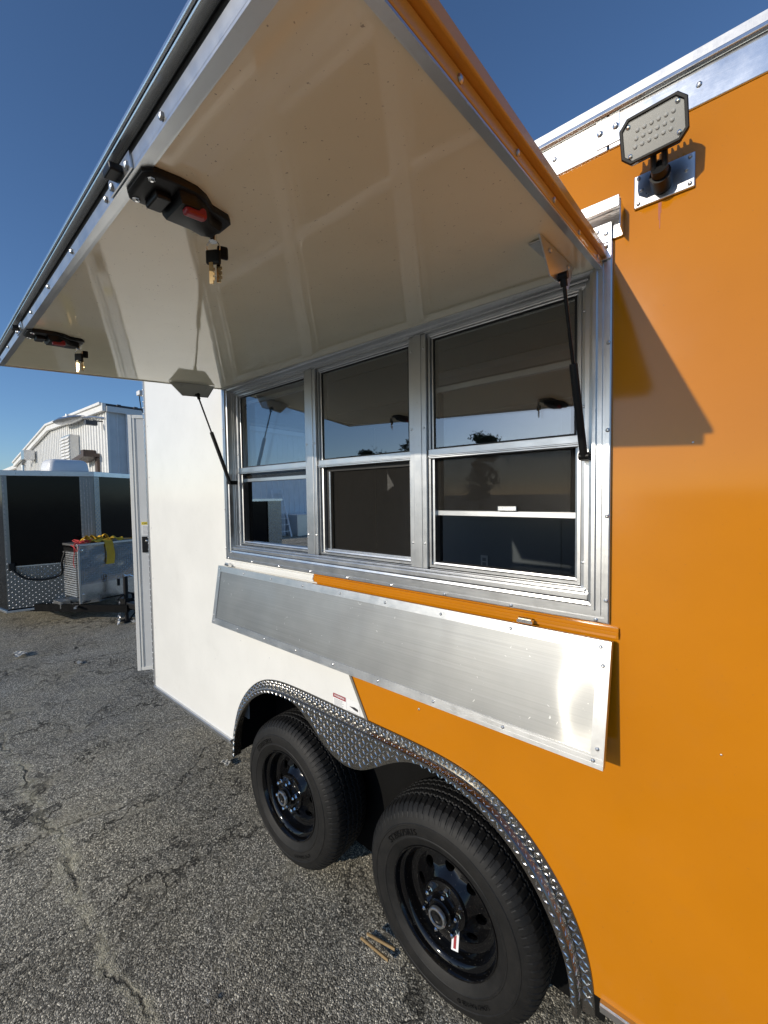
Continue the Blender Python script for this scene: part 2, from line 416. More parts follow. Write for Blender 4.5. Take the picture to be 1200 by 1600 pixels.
# fender outlines, in x,z  (offsets from the middle between the axles)
FC = -.806
fo_half = [(.918, .365), (.912, .47), (.89, .56), (.845, .66), (.77, .755), (.68, .83), (.58, .878), (.46, .900), (.3, .905), (.15, .905), (0, .905)]
fi_half = [(.866, .365), (.855, .48), (.825, .56), (.775, .65), (.70, .735), (.60, .805), (.50, .845), (.40, .860), (.31, .842), (.23, .80), (.16, .752), (.10, .716), (.05, .699), (0, .694)]
def smooth_poly(P, n):
    P = np.array(P, float)
    for _ in range(3):
        Q = [P[0]]
        for a, b in zip(P[:-1], P[1:]): Q += [.75 * a + .25 * b, .25 * a + .75 * b]
        Q.append(P[-1]); P = np.array(Q)
    d = np.r_[0, np.cumsum(np.hypot(*(P[1:] - P[:-1]).T))]; t = np.linspace(0, d[-1], n)
    return np.stack([np.interp(t, d, P[:, 0]), np.interp(t, d, P[:, 1])], 1)
def full(half, n):
    h = smooth_poly(half, n); L = h.copy(); L[:, 0] = FC - h[:, 0]; Rr = h[::-1][1:].copy(); Rr[:, 0] = FC + Rr[:, 0]
    return np.concatenate([L, Rr])
NF = 60
FO = full(fo_half, NF); FI = full(fi_half, NF)
nrm = np.gradient(FO, axis=0); nrm = np.stack([nrm[:, 1], -nrm[:, 0]], 1); nrm /= np.linalg.norm(nrm, axis=1)[:, None]   # inward
FM = FO + nrm * .034
# wall panels, cut round the fender and the window
def dxz(z): return -.706 - (z - .896) * (.306 / .554)
cut = FO + nrm * .012
arch = [(a, max(b, ZB)) for a, b in cut if b > .425]
left = [p for p in arch if p[0] <= dxz(p[1])]; right = [p for p in arch if p[0] > dxz(p[1])]
wx0, wx1, wz0, wz1 = -1.70, .118, 1.475, 2.388
ztop = left[-1][1]
white = [(XL, ZB), (left[0][0], ZB)] + left + [(dxz(ztop), ztop), (dxz(wz0), wz0), (wx0, wz0), (wx0, wz1), (dxz(wz1), wz1), (dxz(ZT), ZT), (XL, ZT)]
orange = [(dxz(ztop), ztop)] + right + [(right[-1][0], ZB), (XR, ZB), (XR, ZT), (dxz(ZT), ZT), (dxz(wz1), wz1), (wx1, wz1), (wx1, wz0), (dxz(wz0), wz0)]
for nm_, pl, mt in (('white_wall_panel', white, 'white'), ('orange_wall_panel', orange, 'orange')):
    MB().poly([(a, 0, b) for a, b in pl], (0, .03, 0)).build(nm_, mt, T)
# divider strip along the diagonal seam (two visible lengths)
b = MB()
for za, zb in ((.905, 1.405), (2.41, ZT)):
    b.hexa([(dxz(za) - .006, -.005, za), (dxz(za) + .008, -.005, za), (dxz(za) + .008, -.0005, za), (dxz(za) - .006, -.0005, za),
            (dxz(zb) - .006, -.005, zb), (dxz(zb) + .008, -.005, zb), (dxz(zb) + .008, -.0005, zb), (dxz(zb) - .006, -.0005, zb)])
b.each('divider_strip', 'strip', T)
# other shell walls
MB().box(XL, XR, YB - .04, YB, ZB, ZT).build('rear_side_wall', 'white', T)
MB().box(XR - .04, XR + .004, -.001, YB + .002, ZB, ZT).build('front_end_wall', 'orange', T)
# far end wall with the doorway
dy0, dy1, dz0, dz1 = .72, 1.66, .50, 2.46
b = MB()
for y0, y1, z0, z1 in ((.031, dy0, ZB, ZT), (dy1, YB - .041, ZB, ZT), (dy0, dy1, ZB, dz0), (dy0, dy1, dz1, ZT)): b.box(XL, XL + .05, y0, y1, z0, z1)
b.each('far_end_wall', 'white', T)
b = MB(); b.box(XL - .02, XL + .06, dy0, dy0 + .03, dz0, dz1).box(XL - .02, XL + .06, dy1 - .03, dy1, dz0, dz1).box(XL - .02, XL + .06, dy0 + .031, dy1 - .031, dz1 - .03, dz1)
b.each('door_jamb', 'alu_dull', T)
# interior linings
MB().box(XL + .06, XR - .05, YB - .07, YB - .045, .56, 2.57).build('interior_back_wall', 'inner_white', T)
b = MB()
for x in (-1.9, -.68, .54, 1.76): b.box(x - .012, x + .012, YB - .076, YB - .07, .56, 2.57)
b.each('panel_batten', 'inner_white', T)
b = MB()
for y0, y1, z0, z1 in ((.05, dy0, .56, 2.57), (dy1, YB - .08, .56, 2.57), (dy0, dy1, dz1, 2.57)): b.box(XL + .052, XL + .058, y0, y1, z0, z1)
b.each('interior_end_lining', 'inner_white', T)
b = MB()
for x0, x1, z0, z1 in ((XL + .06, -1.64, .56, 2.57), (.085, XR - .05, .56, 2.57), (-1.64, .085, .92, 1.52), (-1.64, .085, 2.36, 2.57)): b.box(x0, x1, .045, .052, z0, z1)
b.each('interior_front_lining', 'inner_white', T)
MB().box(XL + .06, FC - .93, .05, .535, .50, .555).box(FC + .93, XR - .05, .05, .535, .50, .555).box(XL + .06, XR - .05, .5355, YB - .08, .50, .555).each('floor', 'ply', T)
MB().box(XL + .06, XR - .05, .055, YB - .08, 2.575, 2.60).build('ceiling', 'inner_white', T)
b = MB()
for y in (.8, 1.6): b.box(-2.5, 2.5, y - .012, y + .012, 2.57, 2.5749)
b.each('ceiling_batten', 'inner_white', T)
MB().box(-1.2, -.1, 1.1, 1.25, 2.53, 2.574).build('ceiling_light', 'sticker', T, bevel=.01)
MB().box(XL - .03, XR + .03, -.02, YB + .03, 2.712, 2.735).each('roof', 'alu_dull', T)
# outlet on the back wall, tall cabinet with a pale door edge
o = MB().box(-1.405, -1.33, YB - .078, YB - .0701, 1.08, 1.20).build('outlet', 'sticker', T, bevel=.003)
MB().box(-1.385, -1.35, YB - .081, YB - .0785, 1.10, 1.132).box(-1.385, -1.35, YB - .081, YB - .0785, 1.145, 1.177).each('socket', 'greyink', o)
# roof rail band
b = MB()
for xa, xb in ((XL - .004, .124), (.126, XR)):
    b.hexa([(xa, -.005, ZT - .003), (xb, -.005, ZT - .003), (xb, .02, ZT - .003), (xa, .02, ZT - .003), (xa, -.010, 2.7018), (xb, -.010, 2.7018), (xb, .02, 2.7018), (xa, .02, 2.7018)])
b.box(XL - .004, XR, -.024, .02, 2.702, 2.712)
b.each('roof_rail', 'alu_rail', T, bevel=.002)
MB().hexa([(.100, -.0085, 2.637), (.150, -.0085, 2.637), (.150, -.005, 2.637), (.100, -.005, 2.637), (.100, -.0125, 2.70), (.150, -.0125, 2.70), (.150, -.008, 2.70), (.100, -.008, 2.70)]).each('rail_joint_cover', 'alu_rail', T)
b = MB()
for x in np.arange(-2.7, 2.6, .3): b.screw((x, -.0078, 2.668), V3((0, -1, -.07)), .006, .004)
for x in (.108, .142): b.screw((x, -.0112, 2.67), V3((0, -1, -.07)), .007, .005)
b.build('rail_screw', 'steel', T, kind='stuff')
# bottom rail
b = MB()
for x0, x1 in ((XL, FC - .93), (FC + .93, XR)):
    b.box(x0, x1, -.012, .03, .405, .432); b.box(x0, x1, -.016, -.0122, .420, .428)
b.each('bottom_rail', 'alu', T)
b = MB()
for x in np.arange(XL + .1, FC - .95, .22): b.screw((x, -.0122, .412), -Y, .005, .003)
b.build('rail_rivet', 'steel', T, kind='stuff')
# corner post with its column of rivets
MB().box(XL - .022, XL + .001, -.006, .05, .405, ZT - .008).build('corner_trim', 'alu_dull', T)
b = MB()
for z in np.arange(.46, 2.6, .042): b.screw((XL - .010, -.0062, z), -Y, .006, .005)
for z in np.arange(.5, 2.6, .36): b.screw((XL + .03, -.0002, z), -Y, .004, .003)
b.build('corner_rivet', 'steel', T, kind='stuff')
# underside
MB().box(XL + .03, FC - .93, .05, YB - .05, .34, .40).box(FC + .93, XR, .05, YB - .05, .34, .40).each('chassis_beam', 'black_matte', T)
b = MB()
b.box(FC - .90, FC + .90, .50, .53, .30, .93).box(FC - .90, FC + .90, .04, .50, .905, .93).box(FC - .925, FC - .90, .031, .53, .40, .93).box(FC + .90, FC + .925, .031, .53, .40, .93)
b.box(FC - .9, FC + .9, .53, YB - .05, .44, .49)
b.each('wheel_well', 'black_matte', T)
MB().box(FC - .89, FC + .89, .262, .29, .045, .90).build('added_black_wall', 'black_matte', T)  # black wall added behind the tyres to keep the ground there dark
b = MB()
for xw in (-1.24, -.372): b.tube([(xw, .1, .345), (xw, YB - .1, .345)], .038)
b.each('axle', 'black_matte', T)
# ---- fender: flat flange on the wall, a shoulder, then the outer lip with the drop between the wheels
def strip(rows):
    b = MB(); n = len(rows[0]); k = len(rows)
    b.v = [tuple(rows[r][i]) for i in range(n) for r in range(k)]
    b.f = [(i * k + r, i * k + r + 1, (i + 1) * k + r + 1, (i + 1) * k + r) for i in range(n - 1) for r in range(k - 1)]
    return b
YF = -.032
rows = [[(p[0], -.0015, p[1]) for p in FO], [(p[0], -.004, p[1]) for p in FO + nrm * .001], [(p[0], -.004, p[1]) for p in FM - nrm * .002],
        [(p[0], -.007, p[1]) for p in FM], [(p[0], YF + .004, p[1]) for p in FM + nrm * .0015], [(p[0], YF, p[1]) for p in FM + nrm * .005],
        [(p[0], YF, p[1]) for p in FI], [(p[0], YF + .003, p[1]) for p in FI], [(p[0], YF + .003, p[1]) for p in FM + nrm * .008], [(p[0], .02, p[1]) for p in FM + nrm * .006]]
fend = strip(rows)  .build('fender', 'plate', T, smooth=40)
b = MB()
dxs = np.r_[0, np.cumsum(np.hypot(*(FO[1:] - FO[:-1]).T))]; Lf = dxs[-1]
def fo_at(s): return np.array([np.interp(s, dxs, FO[:, 0]), np.interp(s, dxs, FO[:, 1])]), np.array([np.interp(s, dxs, nrm[:, 0]), np.interp(s, dxs, nrm[:, 1])])
def onebar(c, d1, d2, N, ln, wd, h):
    b.add([c - d1 * ln, c + d2 * wd, c + d1 * ln, c - d2 * wd, c - d1 * ln * .45 + N * h, c + d1 * ln * .45 + N * h], [(0, 3, 4), (0, 4, 1), (1, 4, 5), (3, 5, 4), (1, 5, 2), (3, 2, 5)])
i = 0; s_ = .02
while s_ < Lf - .02:
    P, n2 = fo_at(s_); tg = V3((n2[1], 0, -n2[0])) * -1; iw = V3((n2[0], 0, n2[1]))
    sg = 1 if i % 2 else -1
    for off, y, N in ((.010, -.0042, -Y), (.023, -.0042, -Y), (.048, YF - .0003, -Y)):
        c = V3((P[0] + n2[0] * off, y, P[1] + n2[1] * off)); d1 = (tg + iw * sg).normalized(); d2 = (tg - iw * sg).normalized(); onebar(c, d1, d2, N, .010, .003, .0022); sg = -sg
    c = V3((P[0] + n2[0] * .0342, -.021, P[1] + n2[1] * .0342)); d1 = (tg + Y * sg).normalized(); d2 = (tg - Y * sg).normalized(); onebar(c, d1, d2, -iw, .009, .003, .002)
    s_ += .0175; i += 1
xs = FI[:, 0]; zs = FI[:, 1]
mid = slice(18, len(FI) - 18)
def in_skirt(a, z_):
    x = FC - .5 + a; z = .68 + z_
    if abs(x - FC) > .42: return False
    return z > np.interp(x, FI[mid, 0], FI[mid, 1]) + .012 and z < .905 - .058
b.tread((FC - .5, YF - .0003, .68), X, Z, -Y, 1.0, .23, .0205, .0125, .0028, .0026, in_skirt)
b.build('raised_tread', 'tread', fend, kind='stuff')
# ---- wheels
def make_wheel(xc, sticker):
    c = (xc, 0, .345)
    w = MB()
    rim = [(.205, .004), (.208, -.002), (.206, -.007), (.201, -.006), (.197, .002), (.194, .014), (.184, .019), (.179, .026), (.177, .050), (.172, .060), (.158, .066), (.150, .067)]
    w.lathe_y(c, rim, 72)
    def yd(r): return np.interp(r, [.048, .060, .078, .09, .105, .135, .150], [.012, .016, .020, .034, .050, .062, .067])
    NS, MM = 8, 32
    for k in range(NS):
        w0 = 2 * math.pi * k / NS; sp = math.pi / NS; r0, r1 = .085, .150; rm = .121
        outer, inner = [], []
        for q_ in range(MM):
            a = 2 * math.pi * q_ / MM; ca, sa = math.cos(a), math.sin(a); sc = 1 / max(abs(ca), abs(sa))
            rr = (r0 + r1) / 2 + (r1 - r0) / 2 * sa * sc; th = w0 + sp * ca * sc; outer.append((rr, th))
            inner.append((rm + .017 * sa, w0 + (.0195 / rm) * ca))
        P = [(xc + r * math.cos(t), yd(r), .345 + r * math.sin(t)) for r, t in outer] + [(xc + r * math.cos(t), yd(r), .345 + r * math.sin(t)) for r, t in inner]
        P += [(xc + r * math.cos(t), yd(r) + .012, .345 + r * math.sin(t)) for r, t in inner]
        F = [(q_, (q_ + 1) % MM, MM + (q_ + 1) % MM, MM + q_) for q_ in range(MM)] + [(MM + q_, MM + (q_ + 1) % MM, 2 * MM + (q_ + 1) % MM, 2 * MM + q_) for q_ in range(MM)]
        w.add(P, F)
    w.lathe_y(c, [(.085, float(yd(.085))), (.080, .018), (.070, .014), (.050, .012), (.046, .006), (.044, -.006)], 48)
    w.lathe_y(c, [(.19, .20), (.165, .14), (.16, .10)], 48); w.lathe_y(c, [(.158, .11), (.02, .11)], 24)
    wo = w.build('wheel', 'black_gloss', T, smooth=38)
    MB().lathe_y(c, [(.044, .0), (.044, -.012), (.041, -.016), (.033, -.016), (.032, -.030)], 40).build('hub', 'black_gloss', wo, smooth=35)
    MB().lathe_y(c, [(.032, -.018), (.033, -.034), (.031, -.037), (.0255, -.037), (.024, -.033)], 40).build('hub_ring', 'alu', wo, smooth=40)
    MB().lathe_y(c, [(.025, -.031), (.012, -.031), (.011, -.035), (.004, -.036), (.0, -.036)], 28).build('hub_cap', 'black_plastic', wo, smooth=40)
    for k in range(6):
        a = 2 * math.pi * (k + .3) / 6; px, pz = xc + .0665 * math.cos(a), .345 + .0665 * math.sin(a)
        MB().lathe_y((px, 0, pz), [(.0125, .018), (.0115, -.001), (.0095, -.004), (.0075, -.018), (.004, -.022), (0, -.0225)], 6).build('lug_nut', 'chrome', wo, smooth=25)
    # tyre
    RT = .348
    prof = [(.200, .012), (.204, -.001), (.213, -.006), (.222, -.011), (.236, -.0165), (.238, -.0185), (.242, -.0185), (.244, -.017), (.262, -.019), (.280, -.0175), (.282, -.0195), (.286, -.0190), (.288, -.0165), (.305, -.011), (.320, -.003), (.331, .008), (.338, .018)]
    tw = np.linspace(.020, .19, 46)
    backp = [(.331, .204), (.305, .222), (.262, .228), (.222, .218), (.205, .20)]
    n = 840; V = []; K = len(prof) + len(tw) + len(backp)
    for i in range(n):
        a = 2 * math.pi * i / n; ph = i / n
        row = list(prof)
        for y in tw:
            u = (y - .105) / .085; r = RT - .0085 * abs(u) ** 3.2
            zz = .0032 * (abs(((ph * 84) % 1) - .5) * 4 - 1)
            for gc in (-.042, -.0135, .0155, .044):
                d = abs((y - .105) - gc - zz * (1 if gc != .0155 else -1))
                if d < .0038: r -= .0075
            if abs(u) > .56 and ((ph * 84 + (.5 if u > 0 else 0)) % 1) < .2: r -= .0055 if abs(u) > .72 else .003
            elif abs(u) < .5 and ((ph * 84 + u * .8) % 1) < .13: r -= .0022
            row.append((r, y))
        row += backp
        for j, (r, y) in enumerate(row):
            if 13 < j < 17 and ((ph * 84) % 1) < .2: r -= .0035
            V.append((xc + r * math.cos(a), y, .345 + r * math.sin(a)))
    t = MB(); t.v = V
    t.f = [(i * K + j, i * K + j + 1, ((i + 1) % n) * K + j + 1, ((i + 1) % n) * K + j) for i in range(n) for j in range(K - 1)]
    ty = t.build('tyre', 'tyre', wo, smooth=17)
    text('ST205/75R15', .029, 'black_gloss', wo, (xc, -.0195, .345), X, Z, 'sidewall_lettering', .0016, .0006, (.259, R(128)))
    text('LOAD RANGE D', .018, 'black_gloss', wo, (xc, -.0195, .345), X, Z, 'sidewall_lettering', .0016, .0004, (.259, R(300)))
    if sticker:
        s = V3((xc + .092, .028, .345 - .085))
        st = MB().obox((xc + .050, .004, .345 - .078), V3((.96, 0.15, .1)).normalized(), V3((-.1, .35, .92)).normalized(), V3((.1, -.93, .3)).normalized(), .0125, .028, .0006).build('sticker', 'sticker', wo)
        MB().obox((xc + .0497, .0028, .345 - .0777), V3((.96, 0.15, .1)).normalized(), V3((-.1, .35, .92)).normalized(), V3((.1, -.93, .3)).normalized(), .0045, .022, .0007).build('sticker_band', 'red', wo)
    return wo
make_wheel(-1.24, False); make_wheel(-.372, True)

# ---- window casing
def ring(b, x0, x1, z0, z1, prof):   # mitred picture frame; prof (inset, y)
    o = len(b.v); k = len(prof)
    for (cx, cz, sx, sz) in ((x0, z0, 1, 1), (x1, z0, -1, 1), (x1, z1, -1, -1), (x0, z1, 1, -1)):
        for ins, y in prof: b.v.append((cx + sx * ins, y, cz + sz * ins))
    for c_ in range(4):
        d_ = (c_ + 1) % 4
        for j in range(k - 1): b.f.append((o + c_ * k + j, o + d_ * k + j, o + d_ * k + j + 1, o + c_ * k + j + 1))
    return b
CX0, CX1, CZ0, CZ1 = -1.720, .138, 1.455, 2.404
prof = [(0, -.0005), (0, -.013), (.003, -.015), (.012, -.015), (.013, -.011), (.019, -.011), (.020, -.015), (.031, -.015), (.033, -.023), (.041, -.023), (.043, -.014),
        (.050, -.012), (.0515, .012), (.060, .012), (.061, .018), (.067, .018), (.0685, .030), (.078, .032), (.079, .060), (.086, .062)]
win_case = ring(MB(), CX0, CX1, CZ0, CZ1, prof).build('window_casing', 'alu', T)
# deep sill with its steps
b = MB(); b.box(CX0 + .052, CX1 - .052, -.005, .05, CZ0 + .052, CZ0 + .068); b.box(CX0 + .062, CX1 - .062, .012, .06, CZ0 + .0685, CZ0 + .0775)
b.each('sill', 'alu', win_case, bevel=.002)
b = MB()
for x in list(np.linspace(CX0 + .03, CX1 - .03, 9)): b.screw((x, -.0152, CZ0 + .0065 + .001), -Y, .0055, .004); b.screw((x, -.0152, CZ1 - .0075), -Y, .0055, .004)
for z in np.linspace(CZ0 + .06, CZ1 - .03, 5): b.screw((CX1 - .0065, -.0152, z), -Y, .0055, .004); b.screw((CX0 + .0075, -.0152, z), -Y, .0055, .004)
for z in (1.60, 2.02, 2.27): b.screw((CX1 - .073, .0298, z), -Y, .0045, .003); b.screw((CX0 + .073, .0298, z), -Y, .0045, .003)
b.build('casing_screw', 'steel', win_case, kind='stuff')
for x0, x1 in ((-1.071, -1.000), (-.499, -.430)):
    mu = MB().box(x0, x1, .018, .075, CZ0 + .078, CZ1 - .062).box(x0 + .018, x1 - .018, .0155, .0179, CZ0 + .078, CZ1 - .062).build('mullion', 'alu_dull', T, bevel=.002)
    b = MB()
    for z in (2.02, 2.29, 1.62):
        for x in (x0 + .009, x1 - .009): b.screw((x, .018, z), -Y, .0045, .003)
    b.build('mullion_screw', 'steel', mu, kind='stuff')
def window(x0, x1, low):
    z0, z1 = CZ0 + .083, CZ1 - .066
    f = ring(MB(), x0, x1, z0, z1, [(0, .058), (0, .030), (.008, .030), (.010, .040), (.016, .042), (.016, .075)]).build('window', 'alu_dull', T)
    MB().box(x0 + .001, x1 - .001, .026, .052, 1.914, 1.946).box(x0 + .001, x1 - .001, .0225, .0259, 1.919, 1.925).build('meeting_rail', 'alu', f, bevel=.002)
    MB().box(x0 + .016, x1 - .016, .044, .048, 1.947, z1 - .016).build('upper_pane', 'glass', f)
    g = MB(); g2 = [(x0 + .014, x0 + .020), (x1 - .020, x1 - .014)]
    for a, c_ in g2: g.box(a, c_, .041, .0435, 1.947, z1 - .016)
    g.box(x0 + .02, x1 - .02, .041, .0435, 1.947, 1.952).box(x0 + .02, x1 - .02, .041, .0435, z1 - .022, z1 - .016); g.each('glazing_seal', 'seal', f)
    if low is not None:     # lower sash pushed up behind the upper pane
        zb, zt = low
        sb = MB().box(x0 + .010, x1 - .010, .058, .085, zb, zb + .018).build('raised_sash', 'alu', f, bevel=.0015)
        MB().box(x0 + .010, x1 - .010, .060, .085, zt - .018, zt).build('top_rail', 'alu_dull', sb, bevel=.0015)
        MB().box(x0 + .010, x0 + .028, .062, .085, zb + .0185, zt - .0185).box(x1 - .028, x1 - .010, .062, .085, zb + .0185, zt - .0185).each('sash_stile', 'seal', sb)
        MB().box(x0 + .036, x1 - .036, .070, .073, zb + .018, zt - .018).build('sash_pane', 'glass', sb)
        MB().box(x0 + .02, x1 - .02, .0535, .0575, zb + .019, 1.913).build('screen_panel', 'screen', f)
    else:
        sb = MB().box(x0 + .012, x1 - .012, .058, .085, z0 + .004, z0 + .022).build('lower_sash', 'alu_dull', f, bevel=.0015)
        MB().box(x0 + .010, x0 + .034, .060, .085, z0 + .0225, 1.912).box(x1 - .030, x1 - .010, .060, .085, z0 + .0225, 1.912).each('sash_stile', 'seal', sb)
        MB().box(x0 + .0345, x1 - .0305, .060, .085, 1.897, 1.912).build('top_rail', 'seal', sb)
        MB().box(x0 + .040, x0 + .048, .052, .0595, z0 + .023, 1.896).build('screen_edge', 'alu', sb)
        MB().box(x0 + .034, x1 - .034, .070, .073, z0 + .022, 1.897).build('screen_panel', 'screen', sb)
    j = MB(); j.box(x0 - .001, x0 + .012, .053, .10, z0, 1.912); j.box(x1 - .012, x1 + .001, .053, .10, z0, 1.912); j.each('sash_track', 'seal', f)
    return f
w1 = window(-1.641, -1.073, (1.872, 2.30)); w2 = window(-.998, -.501, None); w3 = window(-.428, .059, (1.717, 2.160))
MB().box(-.185, -.125, .046, .0575, 1.736, 1.752).build('sash_pull', 'alu_bright', w3, bevel=.002)
# ---- drip cap over the hatch
b = MB(); b.box(CX0 - .03, .158, -.052, -.0005, 2.476, 2.481).box(CX0 - .03, .158, -.055, -.0522, 2.455, 2.481).box(CX0 - .03, .158, -.008, -.0005, 2.41, 2.4758)
b.box(.1585, .1605, -.05, -.001, 2.41, 2.474); b.build('drip_cap', 'alu_bright', T, bevel=.001)
b = MB(); b.tube([(CX0 + .0, -.020, 2.392), (.130, -.020, 2.392)], .0085, 12); b.build('hatch_hinge', 'alu', T, smooth=40)
MB().box(.093, .137, -.021, -.0155, 2.36, 2.45).build('casing_end_plate', 'alu_bright', T, bevel=.001)
b = MB(); b.screw((.105, -.0212, 2.43), -Y, .006, .004).screw((.125, -.0212, 2.42), -Y, .006, .004).screw((.120, -.0212, 2.385), -Y, .006, .004); b.each('hinge_screw', 'steel', T, kind='stuff')

# ---- the hatch (bilinear: it is slightly twisted)
HA, HB, HC, HD = V3((-1.725, -.010, 2.371)), V3((.115, -.010, 2.345)), V3((-1.725, -.887, 2.292)), V3((.115, -.945, 2.205))
HW, HL = 1.85, .92
def HP(u, v, n=0.0):
    p = HA * ((1 - u) * (1 - v)) + HB * (u * (1 - v)) + HC * ((1 - u) * v) + HD * (u * v)
    du = (HB - HA) * (1 - v) + (HD - HC) * v; dv = (HC - HA) * (1 - u) + (HD - HB) * u
    N = dv.cross(du); N = N if N.z > 0 else -N
    return p + N.normalized() * n
def hbox(b, u0, u1, v0, v1, n0, n1, su=1, sv=1):
    for i in range(su):
        for j in range(sv):
            a0, a1 = u0 + (u1 - u0) * i / su, u0 + (u1 - u0) * (i + 1) / su; c0, c1 = v0 + (v1 - v0) * j / sv, v0 + (v1 - v0) * (j + 1) / sv
            b.hexa([HP(a0, c0, n0), HP(a1, c0, n0), HP(a1, c1, n0), HP(a0, c1, n0), HP(a0, c0, n1), HP(a1, c0, n1), HP(a1, c1, n1), HP(a0, c1, n1)])
    return b
eu, ev = .013 / HW, .013 / HL
hatch = hbox(MB(), .004, .996, .004, .996, .031, .041).build('hatch', 'orange', T)
NU, NV = 40, 24
b = MB()
for i in range(NU + 1):
    for j in range(NV + 1): b.v.append(tuple(HP(eu * .6 + (1 - 1.2 * eu) * i / NU, ev * .6 + (1 - 1.2 * ev) * j / NV, .0035)))
b.f = [(i * (NV + 1) + j, (i + 1) * (NV + 1) + j, (i + 1) * (NV + 1) + j + 1, i * (NV + 1) + j + 1) for i in range(NU) for j in range(NV)]
b.build('inner_lining', 'hatch_white', hatch, smooth=60)
b = MB()
hbox(b, 0, 1, 1 - ev * 1.25, 1, 0, .003); hbox(b, 0, 1, 1 - .0032 / HL, 1, .0032, .019)
hbox(b, 1 - eu, 1, 0, 1 - ev * 1.26, 0, .003)
hbox(b, 0, eu * .5, 0, 1 - ev * 1.26, 0, .003); hbox(b, 0, .0032 / HW, 0, 1 - .0035 / HL, .0032, .019)
hbox(b, eu * .51, 1 - eu * 1.01, 0, ev * .7, 0, .003)
b.each('edge_angle', 'alu', hatch)
b = MB(); hbox(b, .001, .999, .982, .9962, .0192, .0345); hbox(b, .0005, .008, .0, .981, .0192, .0305)
b.each('edge_gasket', 'seal', hatch)
b = MB(); hbox(b, -.006, 1.006, .9965, 1.012, .031, .044); hbox(b, -.006, .0035, 0, .996, .031, .044); hbox(b, -.006, 1.006, 1.0122, 1.016, .034, .040)
b.each('outer_lip', 'alu_bright', hatch, bevel=.002)
b = MB(); hbox(b, .9972, 1.0004, 0, .996, .0035, .024); hbox(b, .9972, 1.006, 0, .996, .0245, .044); b.each('side_lip', 'lip', hatch, bevel=.0025)
b = MB()
Nh = (HP(.5, .5, 1) - HP(.5, .5, 0)).normalized()
for v in np.linspace(.06, .95, 6): b.screw(HP(1.0004, v, .013) + X * .0005, X, .005, .003)
for u in np.linspace(.04, .97, 9): b.screw(HP(u, 1.0, .010) - Y * .0005, -Y, .005, .004)
b.build('edge_screw', 'steel', hatch, kind='stuff')
# strike plates with bolts on the outer edge
for u in (.775, .288):
    b = MB(); hbox(b, u - .024, u + .024, 1.0005, 1.003, .002, .022); st = b.build('strike_plate', 'steel', hatch)
    b = MB(); hbox(b, u - .008, u + .008, .99, 1.020, .008, .018); b.build('latch_bolt', 'black_plastic', hatch, bevel=.002)
    b = MB()
    for du in (-.017, .017): b.screw(HP(u + du, 1.0032, .010), -Y, .006, .004)
    b.build('strike_screw', 'steel', hatch, kind='stuff')
# latches: plan outline in (u offset m, v distance m from outer edge), lofted down
def latch(u0):
    out = [(-.040, .012), (-.028, .006), (.030, .006), (.041, .016), (.043, .050), (.040, .076), (.030, .094), (.012, .112), (.004, .142), (-.008, .152), (-.045, .152), (-.058, .142), (-.060, .124), (-.050, .106), (-.046, .088), (-.043, .050)]
    def P(p, n, s=1.0):
        cx, cy = -.006, .078
        return HP(u0 + (cx + (p[0] - cx) * s) / HW, 1 - (cy + (p[1] - cy) * s) / HL, n)
    b = MB(); n_ = len(out); lv = [(0.003, 1.0), (-.004, 1.0), (-.006, .97), (-.007, .90)]
    for nn, sc in lv: b.v += [tuple(P(p, nn, sc)) for p in out]
    for L in range(len(lv) - 1):
        for k in range(n_): b.f.append((L * n_ + k, L * n_ + (k + 1) % n_, (L + 1) * n_ + (k + 1) % n_, (L + 1) * n_ + k))
    b.f.append(tuple(range(3 * n_, 4 * n_)))
    # swollen grip body
    body = [(-.034, .052), (.032, .052), (.034, .075), (.020, .098), (.000, .116), (-.008, .136), (-.040, .136), (-.046, .118), (-.038, .095)]
    o = len(b.v); m_ = len(body); lv2 = [(-.005, 1.0), (-.015, .97), (-.021, .88), (-.0225, .72)]
    for nn, sc in lv2: b.v += [tuple(P((-.006 + (p[0] + .006) * sc, .09 + (p[1] - .09) * sc), nn)) for p in body]
    for L in range(3):
        for k in range(m_): b.f.append((o + L * m_ + k, o + L * m_ + (k + 1) % m_, o + (L + 1) * m_ + (k + 1) % m_, o + (L + 1) * m_ + k))
    b.f.append(tuple(range(o + 3 * m_, o + 4 * m_)))
    lb = b.build('latch', 'black_plastic', hatch, smooth=35)
    b = MB(); hbox(b, u0 - .030 / HW, u0 + .012 / HW, 1 - .050 / HL, 1 - .028 / HL, -.016, -.006); b.build('latch_paddle', 'black_plastic', hatch, bevel=.003)
    b = MB(); hbox(b, u0 + .010 / HW, u0 + .026 / HW, 1 - .094 / HL, 1 - .062 / HL, -.029, -.014); b.build('latch_lever', 'red', hatch, bevel=.004)
    b = MB()
    b.screw(P((-.032, .018), -.0068), -Nh, .0055, .003).screw(P((.028, .018), -.0068), -Nh, .0055, .003); b.build('latch_screw', 'chrome', hatch, kind='stuff')
    kp = P((-.060, .146), -.010)
    b = MB(); b.tube([kp + V3((0, 0, .012)), kp - V3((0, 0, .004))], .007, 14); b.build('lock_cylinder', 'chrome', hatch, smooth=40)
    return kp
kp1 = latch(.788); kp2 = latch(.300)
